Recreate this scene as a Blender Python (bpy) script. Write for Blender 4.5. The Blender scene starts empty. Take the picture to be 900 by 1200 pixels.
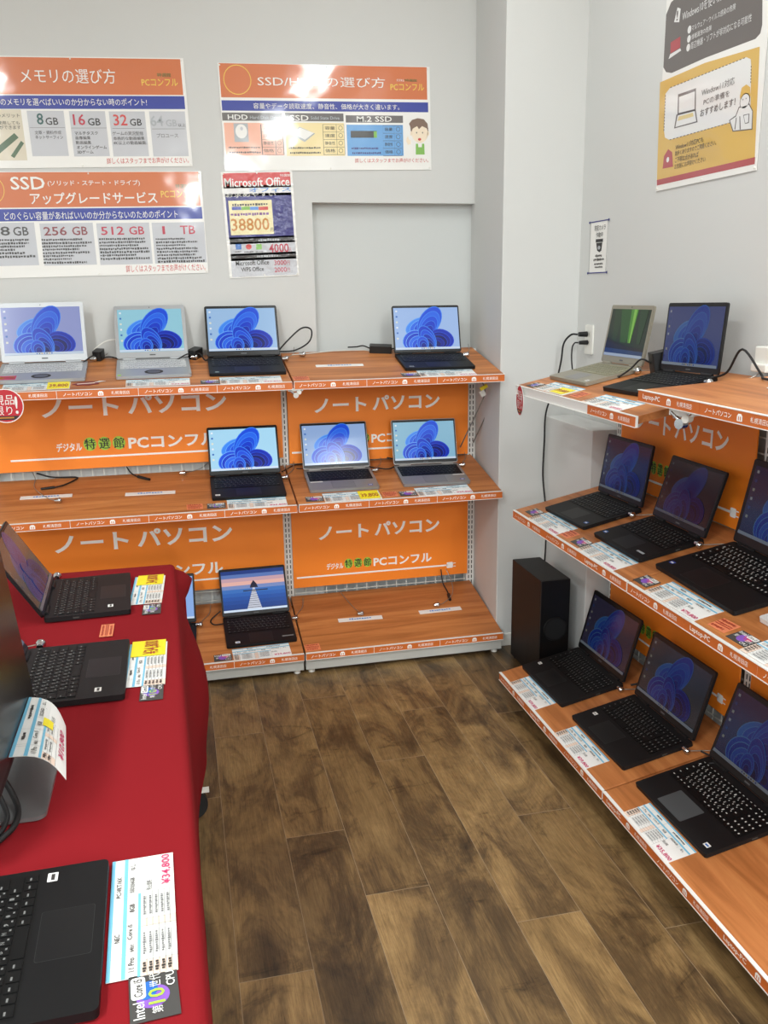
import bpy, bmesh, math, random
from mathutils import Matrix, Vector
random.seed(7)
S = bpy.context.scene
COL = S.collection
# ------------------------------------------------------------------ camera
cam = bpy.data.cameras.new('camera'); camo = bpy.data.objects.new('camera', cam); COL.objects.link(camo)
cam.sensor_fit = 'HORIZONTAL'; cam.sensor_width = 36.0; cam.lens = 1031.47/900*36.0; cam.clip_start = 0.02
YAW, PITCH, ROLL = 0.2273, 0.2459, -0.0149
fw = Vector((math.sin(YAW)*math.cos(PITCH), math.cos(YAW)*math.cos(PITCH), -math.sin(PITCH)))
rt = Vector((math.cos(YAW), -math.sin(YAW), 0)); up = rt.cross(fw)
r2 = rt*math.cos(ROLL)+up*math.sin(ROLL); u2 = -rt*math.sin(ROLL)+up*math.cos(ROLL)
mw = Matrix((r2, u2, -fw)).transposed().to_4x4(); mw.translation = Vector((0, 0, 1.602))
camo.matrix_world = mw
S.camera = camo
# ------------------------------------------------------------------ world, exposure
w = bpy.data.worlds.new('world'); S.world = w; w.use_nodes = True
w.node_tree.nodes['Background'].inputs[0].default_value = (0.93, 1.0, 1.0, 1)
w.node_tree.nodes['Background'].inputs[1].default_value = 0.85
S.view_settings.view_transform = 'Standard'; S.view_settings.look = 'None'
S.view_settings.gamma = 1.0; S.view_settings.use_curve_mapping = False
S.view_settings.exposure = 0.32
# ceiling lights: (x, y) centres of 1.2 m fixtures; their area lamps hang just under the diffusers
CEIL = 3.4
LIGHTS = [(0.9, 2.5), (1.28, 0.1), (-1.35, 0.1), (1.28, -2.4), (-1.9, -2.4), (1.0, -4.9), (-2.4, -4.9), (0.5, -7.4), (-3.5, -7.4), (0.5, -9.9), (-3.6, -9.9)]  # some placed by poster glare, the rest added unseen to brighten walls and signs
POWER = 30.0
for i, (x, y) in enumerate(LIGHTS):
    ld = bpy.data.lights.new('ceiling_lamp', 'AREA'); ld.shape = 'RECTANGLE'; ld.size = 0.22; ld.size_y = 1.2
    ld.energy = POWER*(0.40 if y > 2 else 2.1 if x < -1 and y > -3 else 1.0 if y > -3 else 4.5); ld.color = (0.94, 1.0, 1.02)  # far and left rows boosted to lift the signs and right wall
    lo = bpy.data.objects.new('ceiling_lamp', ld); COL.objects.link(lo); lo.location = (x, y, CEIL-0.085)

# ------------------------------------------------------------------ materials
def lin(c):
    def f(v):
        v /= 255.0
        return v/12.92 if v <= 0.04045 else ((v+0.055)/1.055)**2.4
    return (f(c[0]), f(c[1]), f(c[2]), 1)
MATS = {}
def mat(name, c, rough=0.6, metal=0.0, spec=0.5, emit=0.0, coat=0.0):
    if name in MATS: return MATS[name]
    m = bpy.data.materials.new(name); m.use_nodes = True
    b = m.node_tree.nodes['Principled BSDF']
    b.inputs['Base Color'].default_value = lin(c); b.inputs['Roughness'].default_value = rough
    b.inputs['Metallic'].default_value = metal; b.inputs['Specular IOR Level'].default_value = spec
    b.inputs['Coat Weight'].default_value = coat; b.inputs['Coat Roughness'].default_value = 0.08
    if emit > 0:
        b.inputs['Emission Color'].default_value = lin(c); b.inputs['Emission Strength'].default_value = emit
        b.inputs['Base Color'].default_value = (0.004, 0.004, 0.005, 1)
    MATS[name] = m; return m
def nodes(m): return m.node_tree.nodes, m.node_tree.links, m.node_tree.nodes['Principled BSDF']
def N(nt, t, **kw):
    n = nt.new(t)
    for k, v in kw.items():
        if k in n.inputs.keys(): n.inputs[k].default_value = v
        else: setattr(n, k, v)
    return n
def bump(m, scale, strength, dist=0.002, detail=4, stretch=None):
    nt, lk, b = nodes(m)
    tc = nt.new('ShaderNodeTexCoord'); no = N(nt, 'ShaderNodeTexNoise'); no.inputs['Scale'].default_value = scale; no.inputs['Detail'].default_value = detail
    src = tc.outputs['Object']
    if stretch:
        mp = nt.new('ShaderNodeMapping'); mp.inputs['Scale'].default_value = stretch; lk.new(src, mp.inputs['Vector']); src = mp.outputs[0]
    lk.new(src, no.inputs['Vector'])
    bp = nt.new('ShaderNodeBump'); bp.inputs['Strength'].default_value = strength; bp.inputs['Distance'].default_value = dist
    lk.new(no.outputs[0], bp.inputs['Height']); lk.new(bp.outputs[0], b.inputs['Normal'])
    return no, bp
def ramp(nt, stops):
    r = nt.new('ShaderNodeValToRGB'); e = r.color_ramp.elements
    while len(e) < len(stops): e.new(0.5)
    for i, (p, c) in enumerate(stops): e[i].position = p; e[i].color = lin(c)
    return r
def wood_mat(name, stops, stretch, rough):
    m = mat(name, stops[0][1], rough, spec=0.3); nt, lk, b = nodes(m)
    tc = nt.new('ShaderNodeTexCoord'); mp = nt.new('ShaderNodeMapping'); mp.inputs['Scale'].default_value = stretch
    lk.new(tc.outputs['Object'], mp.inputs[0])
    n1 = nt.new('ShaderNodeTexNoise'); n1.inputs['Scale'].default_value = 3.0; n1.inputs['Detail'].default_value = 7; n1.inputs['Roughness'].default_value = 0.62; n1.inputs['Distortion'].default_value = 0.6
    lk.new(mp.outputs[0], n1.inputs['Vector'])
    r = ramp(nt, stops); lk.new(n1.outputs[0], r.inputs[0]); lk.new(r.outputs[0], b.inputs['Base Color'])
    return m
WALL = mat('wallpaper_white', (209, 209, 206), 0.85, spec=0.2); bump(WALL, 220, 0.25, 0.001)
RECESS = mat('wallpaper_recess', (204, 207, 205), 0.85, spec=0.2); bump(RECESS, 220, 0.25, 0.001)
CEILM = mat('ceiling_board', (225, 225, 220), 0.9, spec=0.1); bump(CEILM, 90, 0.2, 0.002)
WHITE = mat('white_steel', (236, 235, 230), 0.45); PLASTIC = mat('white_plastic', (232, 230, 222), 0.35)
GREYST = mat('grey_steel', (190, 190, 184), 0.5)
SLOT = mat('slot_dark', (60, 58, 54), 0.8)
WIRE = mat('pale_wire', (214, 213, 204), 0.45)
BLACKP = mat('black_plastic', (16, 16, 17), 0.42); RUBBER = mat('black_rubber', (20, 19, 19), 0.6)
CHROME = mat('chrome', (205, 205, 205), 0.18, 1.0)
SHELF = wood_mat('shelf_cherry_veneer', [(0.30, (152, 90, 46)), (0.5, (188, 118, 66)), (0.72, (210, 142, 84))], (0.5, 7.0, 7.0), 0.42)
ORANGE = mat('sign_orange', (255, 140, 36), 0.5); bump(ORANGE, 3.5, 0.06, 0.02, 2)
RAILOR = mat('rail_orange', (208, 108, 44), 0.4)
WHITEINK = mat('white_ink', (255, 252, 246), 0.5)
# printed inks (poster film is glossy laminate)
INKC = dict(orange=(206, 108, 52), blue=(24, 46, 150), navy=(44, 42, 122), navy2=(60, 76, 170), white=(236, 234, 229), whitel=(226, 225, 223), grey=(194, 195, 200), silver=(170, 174, 178), line=(130, 130, 130), tan=(214, 204, 182), dark=(62, 58, 56), black=(36, 33, 33), black2=(44, 38, 40),
 char=(98, 92, 90), teal=(20, 84, 82), crimson=(186, 32, 62), red=(206, 62, 58), redl=(206, 62, 60), redd=(172, 66, 74), brown=(134, 52, 58), green=(40, 112, 44), greenl=(124, 182, 76), yellow=(236, 200, 76), ochre=(214, 174, 88), ochrel=(220, 200, 140), chip=(66, 96, 62),
 pink=(238, 176, 150), cream=(238, 218, 160), sky=(96, 158, 214), skyl=(96, 150, 222), skyd=(40, 104, 184), hair=(120, 92, 74), skin=(240, 222, 196), beige=(238, 226, 176), goldb=(198, 128, 40), purple=(130, 84, 140), lblue=(120, 190, 220), peach=(238, 214, 196), paper=(238, 237, 233), yellowp=(246, 226, 40), sticker=(228, 134, 92), stickerd=(170, 66, 44), blackcard=(70, 68, 66), violet=(140, 92, 190), lime=(170, 214, 70), pinkst=(206, 60, 110), redtag=(190, 28, 44))
def ink(k, gloss=0):
    if gloss:
        m = mat('film%d_' % gloss+k, INKC[k], 0.4, coat=0.9)
        if 'film' not in m: 
            m['film'] = 1; nt, lk, b = nodes(m)
            no, bp = bump(m, *((26.0, 0.8, 0.01, 4) if gloss == 2 else (4.0, 0.22, 0.012, 2))); lk.new(bp.outputs[0], b.inputs['Coat Normal'])
            b.inputs['Coat Roughness'].default_value = 0.07
        return m
    return mat('ink_'+k, INKC[k], 0.5)

# ------------------------------------------------------------------ mesh builder
TXT = {}
def text_geo(s, bold=False):
    if (s, bold) in TXT: return TXT[(s, bold)]
    c = bpy.data.curves.new('text_tmp', 'FONT'); c.body = s; c.resolution_u = 2; c.offset = 0.0 if any(0x4e00 <= ord(ch) < 0xa000 for ch in s) else 0.03 if bold else 0.012
    o = bpy.data.objects.new('text_tmp', c); COL.objects.link(o); bpy.context.view_layer.update()
    me = bpy.data.meshes.new_from_object(o.evaluated_get(bpy.context.evaluated_depsgraph_get()))
    vs = [(v.co.x, v.co.y) for v in me.vertices]; fs = [tuple(p.vertices) for p in me.polygons]
    bpy.data.objects.remove(o); bpy.data.curves.remove(c); bpy.data.meshes.remove(me)
    if vs:
        x0 = min(v[0] for v in vs); x1 = max(v[0] for v in vs); y0 = min(v[1] for v in vs); y1 = max(v[1] for v in vs)
        vs = [((v[0]-x0)/max(x1-x0, 1e-6), (v[1]-y0)/max(y1-y0, 1e-6)) for v in vs]
    TXT[(s, bold)] = (vs, fs, (x1-x0)/max(y1-y0, 1e-6) if vs else 1); return TXT[(s, bold)]
class MB:
    def __init__(s): s.v = []; s.f = []; s.mi = []; s.mats = []; s.M = Matrix(); s.sm = []
    def m(s, mt):
        if mt not in s.mats: s.mats.append(mt)
        return s.mats.index(mt)
    def add(s, vs, fs, mt, smooth=False):
        b = len(s.v); i = s.m(mt)
        s.v += [s.M @ Vector(p) for p in vs]
        for f in fs: s.f.append([b+k for k in f]); s.mi.append(i); s.sm.append(smooth)
        return s
    def box(s, x0, x1, y0, y1, z0, z1, mt):
        v = [(x, y, z) for z in (z0, z1) for y in (y0, y1) for x in (x0, x1)]
        return s.add(v, [(0, 2, 3, 1), (4, 5, 7, 6), (0, 1, 5, 4), (2, 6, 7, 3), (0, 4, 6, 2), (1, 3, 7, 5)], mt)
    def poly(s, pts, z, mt):       # flat polygon in local xy at height z
        a = sum(p[0]*q[1]-q[0]*p[1] for p, q in zip(pts, pts[1:]+pts[:1]))
        if a < 0: pts = pts[::-1]
        return s.add([(p[0], p[1], z) for p in pts], [tuple(range(len(pts)))], mt)
    def rect(s, x0, y0, x1, y1, z, mt): return s.poly([(x0, y0), (x1, y0), (x1, y1), (x0, y1)], z, mt)
    def rrect(s, x0, y0, x1, y1, r, z, mt): return s.poly(rr(x0, y0, x1, y1, r), z, mt)
    def prism(s, pts, z0, z1, mt, smooth=False):
        a = sum(p[0]*q[1]-q[0]*p[1] for p, q in zip(pts, pts[1:]+pts[:1]))
        if a < 0: pts = pts[::-1]
        n = len(pts)
        v = [(p[0], p[1], z0) for p in pts]+[(p[0], p[1], z1) for p in pts]
        s.add(v, [tuple(range(n))[::-1], tuple(range(n, 2*n))], mt)
        return s.add(v, [(i, (i+1) % n, n+(i+1) % n, n+i) for i in range(n)], mt, smooth)
    def text(s, t, x0, y0, x1, y1, z, mt, bold=False):
        vs, fs, ar = text_geo(t, bold)
        return s.add([(x0+p[0]*(x1-x0), y0+p[1]*(y1-y0), z) for p in vs], fs, mt)
    def textl(s, t, x, y, h, z, mt, sx=1.0):    # left aligned, natural aspect
        ar = text_geo(t)[2]; return s.text(t, x, y, x+h*ar*sx, y+h, z, mt)
    def ell(s, cx, cy, rx, ry, rot, z, mt, n=20, ymin=None):
        c, q = math.cos(rot), math.sin(rot); pts = []
        for i in range(n):
            a = 2*math.pi*i/n; px = rx*math.cos(a); py = ry*math.sin(a)
            yy = cy+px*q+py*c
            pts.append((cx+px*c-py*q, yy if ymin is None else max(yy, ymin)))
        return s.poly(pts, z, mt)
    def ring(s, cx, cy, r, w_, z, mt, n=28):
        v = []; f = []
        for i in range(n):
            a = 2*math.pi*i/n
            v += [(cx+r*math.cos(a), cy+r*math.sin(a), z), (cx+(r+w_)*math.cos(a), cy+(r+w_)*math.sin(a), z)]
            j = (i+1) % n; f.append((2*i, 2*i+1, 2*j+1, 2*j))
        return s.add(v, f, mt)
    def cyl(s, p0, p1, r0, r1, mt, n=20, caps=True):
        p0 = Vector(p0); p1 = Vector(p1); d = (p1-p0).normalized(); a = d.orthogonal().normalized(); b = d.cross(a)
        v = []
        for p, r in ((p0, r0), (p1, r1)):
            for i in range(n):
                t = 2*math.pi*i/n; v.append(p+a*(r*math.cos(t))+b*(r*math.sin(t)))
        s.add(v, [(i, (i+1) % n, n+(i+1) % n, n+i) for i in range(n)], mt, True)
        if caps: s.add(v, [tuple(range(n))[::-1], tuple(range(n, 2*n))], mt)
        return s
    def tube(s, pts, r, mt, n=8, sub=6):
        P = [Vector(p) for p in pts]; Q = []
        if len(P) > 2:
            E = [P[0]*2-P[1]]+P+[P[-1]*2-P[-2]]
            for i in range(1, len(E)-2):
                for k in range(sub):
                    t = k/sub; a, b, c, d = E[i-1], E[i], E[i+1], E[i+2]
                    Q.append(0.5*((2*b)+(c-a)*t+(2*a-5*b+4*c-d)*t*t+(3*b-a-3*c+d)*t**3))
            Q.append(P[-1])
        else: Q = P
        v = []; nrm = None
        for i, p in enumerate(Q):
            d = (Q[min(i+1, len(Q)-1)]-Q[max(i-1, 0)]).normalized()
            nrm = d.orthogonal().normalized() if nrm is None else (nrm-d*nrm.dot(d)).normalized()
            b = d.cross(nrm)
            for k in range(n):
                t = 2*math.pi*k/n; v.append(p+nrm*(r*math.cos(t))+b*(r*math.sin(t)))
        f = [(i*n+k, i*n+(k+1) % n, (i+1)*n+(k+1) % n, (i+1)*n+k) for i in range(len(Q)-1) for k in range(n)]
        s.add(v, f, mt, True)
        L = (len(Q)-1)*n
        return s.add(v, [tuple(range(n))[::-1], tuple(range(L, L+n))], mt)
    def ball(s, c, r, mt, n=12, sq=(1, 1, 1)):
        v = []; f = []; m_ = n//2
        for i in range(m_+1):
            for j in range(n):
                th = math.pi*i/m_; ph = 2*math.pi*j/n
                v.append((c[0]+r*sq[0]*math.sin(th)*math.cos(ph), c[1]+r*sq[1]*math.sin(th)*math.sin(ph), c[2]+r*sq[2]*math.cos(th)))
        for i in range(m_):
            for j in range(n): f.append((i*n+j, (i+1)*n+j, (i+1)*n+(j+1) % n, i*n+(j+1) % n))
        return s.add(v, f, mt, True)
    def mesh(s, name):
        me = bpy.data.meshes.new(name); me.from_pydata([tuple(p) for p in s.v], [], s.f)
        for mt in s.mats: me.materials.append(mt)
        me.polygons.foreach_set('material_index', s.mi); me.polygons.foreach_set('use_smooth', s.sm); me.update(); return me
    def build(s, name, parent=None, bevel=0.0, label=None, seg=2):
        o = bpy.data.objects.new(name, s.mesh(name)); COL.objects.link(o)
        if parent: o.parent = parent
        if bevel:
            b = o.modifiers.new('bevel', 'BEVEL'); b.width = bevel; b.segments = seg; b.limit_method = 'ANGLE'; b.angle_limit = math.radians(40); b.harden_normals = False
        if label: o['label'] = label
        return o
def rr(x0, y0, x1, y1, r, n=5):
    P = []
    for cx, cy, a0 in ((x1-r, y1-r, 0), (x0+r, y1-r, 90), (x0+r, y0+r, 180), (x1-r, y0+r, 270)):
        for i in range(n+1):
            a = math.radians(a0+90*i/n); P.append((cx+r*math.cos(a), cy+r*math.sin(a)))
    return P
def tag(o, label, cat, group=None):
    o['label'] = label; o['category'] = cat
    if group: o['group'] = group
    return o
def struct(o): o['kind'] = 'structure'; return o
def empty(name, M):
    o = bpy.data.objects.new(name, None); COL.objects.link(o); o.empty_display_size = 0.05; o.matrix_world = M; return o
def print_ops(mb, ops, ox=0, oy=0, z=0.0006, gloss=1):
    rnd = random.Random(3)
    for o in ops:
        k = o[0]; mt = ink(o[1], gloss)
        if k == 'r': mb.rect(o[2]-ox, o[3]-oy, o[4]-ox, o[5]-oy, z*o[6], mt)
        elif k == 'q': mb.ell((o[2]+o[4])/2-ox, (o[3]+o[5])/2-oy, abs(o[4]-o[2])/2, abs(o[5]-o[3])/2, 0, z*o[6], mt)
        elif k == 't': mb.text(o[2], o[3]-ox, o[4]-oy, o[5]-ox, o[6]-oy, z*6, mt)
        elif k == 'p': mb.poly([(p[0]-ox, p[1]-oy) for p in o[2]], z*o[3], mt)
        elif k == 'o': mb.ring(o[2]-ox, o[3]-oy, o[4], o[5], z*o[6], mt)
        elif k == 'b':                      # a line of print too small to read: broken dashes
            x0, y0, x1, y1 = o[2]-ox, min(o[3], o[5])-oy, o[4]-ox, max(o[3], o[5])-oy
            x = x0; h = abs(y1-y0)
            while x < x1:
                l = h*rnd.uniform(0.5, 0.95); mb.rect(x, y0+h*rnd.uniform(0, .25), min(x+l, x1), y1-h*rnd.uniform(0, .25), z*5, mt); x += l+h*rnd.uniform(0.12, 0.35)

# printed layouts: poster artwork in metres on the wall
MEM=[('r','orange',-0.6629,2.3981,0.1711,2.5328,1),
('r','blue',-0.6793,2.3444,0.1741,2.3937,1),
('t','white','メモリの選び方',-0.4537,2.4384,-0.0909,2.4932),
('t','green','特選館',0.0733,2.4651,0.1281,2.4803),
('t','yellow','PCコンフル',0.0094,2.4317,0.1533,2.4585),
('t','white','どのメモリを選べばいいのか分からない時のポイント!',-0.5622,2.3563,0.0221,2.3839),
('r','tan',-0.7895,2.1528,-0.468,2.342,1),
('r','grey',-0.4466,2.1677,-0.3067,2.338,1),
('r','grey',-0.2862,2.1653,-0.1465,2.3363,1),
('r','grey',-0.1319,2.1639,0.0098,2.3355,1),
('r','grey',0.0274,2.1624,0.1711,2.3357,1),
('t','dark','容量が大きいメリット',-0.6532,2.3124,-0.4749,2.3282),
('t','dark','複数のソフトを同時に使用しても',-0.7316,2.2858,-0.4791,2.2998),
('t','dark','快適な動作を保つことができます',-0.72,2.2683,-0.4772,2.2836),
('p','chip',[(-0.5879,2.1933),
(-0.5043,2.2551),
(-0.4898,2.238),
(-0.5721,2.1765)],2),
('p','chip',[(-0.5289,2.1697),
(-0.4826,2.2259),
(-0.4723,2.2166),
(-0.5166,2.1612)],2),
('t','teal','8',-0.4124,2.2861,-0.3874,2.3284),
('t','black','GB',-0.3801,2.2846,-0.3316,2.3123),
('t','crimson','16',-0.2739,2.2834,-0.2277,2.3252),
('t','black','GB',-0.2177,2.2824,-0.1683,2.3099),
('t','red','32',-0.1173,2.2817,-0.063,2.3239),
('t','black','GB',-0.0531,2.2811,-0.0059,2.3075),
('t','silver','64',0.0287,2.279,0.0805,2.3197),
('t','silver','GB',0.0903,2.2779,0.1346,2.3046),
('t','black','以上',0.1394,2.2769,0.1688,2.2893),
('r','line',-0.4427,2.2739,-0.3087,2.2756,2),
('r','line',-0.2848,2.272,-0.1473,2.2738,2),
('r','line',-0.125,2.2702,0.0027,2.272,2),
('r','line',0.0325,2.2678,0.1652,2.2696,2),
('t','dark','文章・資料作成',-0.427,2.2493,-0.3254,2.2636),
('t','dark','ネットサーフィン',-0.4269,2.232,-0.3199,2.2455),
('t','dark','マルチタスク',-0.2741,2.2468,-0.1835,2.2603),
('t','dark','画像編集',-0.2728,2.2291,-0.2142,2.2425),
('t','dark','動画編集',-0.2735,2.2112,-0.2133,2.2247),
('t','dark','オンラインゲーム',-0.2718,2.1929,-0.155,2.2069),
('t','dark','3Dゲーム',-0.2719,2.1753,-0.2092,2.189),
('t','dark','ゲームの実況配信',-0.1265,2.2442,-0.0042,2.2598),
('t','dark','本格的な動画編集',-0.1252,2.2261,-0.001,2.24),
('t','dark','4K以上の動画編集',-0.1266,2.2089,0.0027,2.223),
('t','line','プロユース',0.0486,2.2349,0.1353,2.2515),
('t','red','詳しくはスタッフまでお声がけください。',-0.1604,2.1352,0.1694,2.1587),
('o','yellow',-0.6218,2.4627,0.0341,0.0023,2)]
SSD=[('r','orange',-0.6987,1.9652,0.1826,2.1008,1),
('r','blue',-0.7151,1.9124,0.1861,1.9601,1),
('t','white','SSD',-0.5655,2.034,-0.4343,2.0838),
('t','white','(ソリッド・ステート・ドライブ)',-0.4235,2.0452,-0.0593,2.07),
('t','white','アップグレードサービス',-0.4974,1.9762,0.0059,2.023),
('t','green','特選館',0.0846,2.0348,0.1383,2.052),
('t','yellow','PCコンフル',0.0219,1.9985,0.1681,2.0282),
('t','white','どのぐらい容量があればいいのか分からないのためのポイント',-0.6057,1.9169,0.0837,1.9489),
('r','grey',-0.7778,1.7384,-0.4941,1.9074,1),
('r','grey',-0.4739,1.7353,-0.2646,1.903,1),
('r','grey',-0.2507,1.7332,-0.037,1.9003,1),
('r','grey',-0.0268,1.7333,0.1897,1.8993,1),
('t','dark','128',-0.6933,1.8575,-0.591,1.8928),
('t','dark','GB',-0.5788,1.8563,-0.5195,1.8911),
('t','brown','256',-0.4608,1.8547,-0.3706,1.8893),
('t','brown','GB',-0.3493,1.8543,-0.2882,1.8886),
('t','crimson','512',-0.2344,1.853,-0.1422,1.8864),
('t','crimson','GB',-0.1212,1.8527,-0.0598,1.8857),
('t','crimson','1',0.0148,1.8523,0.0257,1.8847),
('t','crimson','TB',0.0887,1.8513,0.151,1.8858),
('t','red','詳しくはスタッフまでお声がけください。',-0.149,1.7003,0.1821,1.7294),
('o','yellow',-0.649,2.0354,0.0551,0.0023,2),
('b','dark',-0.748,1.835,-0.5217,1.8449),
('b','dark',-0.7496,1.8219,-0.5231,1.832),
('b','dark',-0.7511,1.8091,-0.5413,1.8191),
('b','dark',-0.7526,1.7967,-0.5809,1.8061),
('b','dark',-0.7542,1.7828,-0.544,1.7931),
('b','dark',-0.7557,1.7687,-0.5045,1.7801),
('b','dark',-0.4728,1.8335,-0.3103,1.8424),
('b','dark',-0.4732,1.8198,-0.277,1.8294),
('b','dark',-0.4735,1.8071,-0.2979,1.8165),
('b','dark',-0.4739,1.7947,-0.3287,1.8035),
('b','dark',-0.4742,1.7807,-0.2879,1.7906),
('b','dark',-0.4745,1.769,-0.3532,1.7776),
('b','dark',-0.4749,1.7561,-0.3643,1.7645),
('b','dark',-0.4752,1.7415,-0.3039,1.7515),
('b','dark',-0.2464,1.8317,-0.0608,1.841),
('b','dark',-0.2464,1.8185,-0.0591,1.8279),
('b','dark',-0.2465,1.8059,-0.0874,1.8149),
('b','dark',-0.2466,1.7919,-0.0502,1.8018),
('b','dark',-0.2466,1.7785,-0.0457,1.7887),
('b','dark',-0.2467,1.7664,-0.0986,1.7756),
('b','dark',-0.2468,1.752,-0.0477,1.7624),
('b','dark',-0.0161,1.8287,0.1043,1.8369),
('b','dark',-0.016,1.8147,0.1565,1.8239),
('b','dark',-0.0158,1.8026,0.1054,1.8109),
('b','dark',-0.0157,1.7885,0.1548,1.7979),
('b','dark',-0.0155,1.7753,0.1568,1.7849),
('b','dark',-0.0154,1.7624,0.1448,1.7719),
('b','dark',-0.0152,1.7486,0.1692,1.7588),
('b','dark',-0.0151,1.7351,0.1808,1.7458)]
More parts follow.
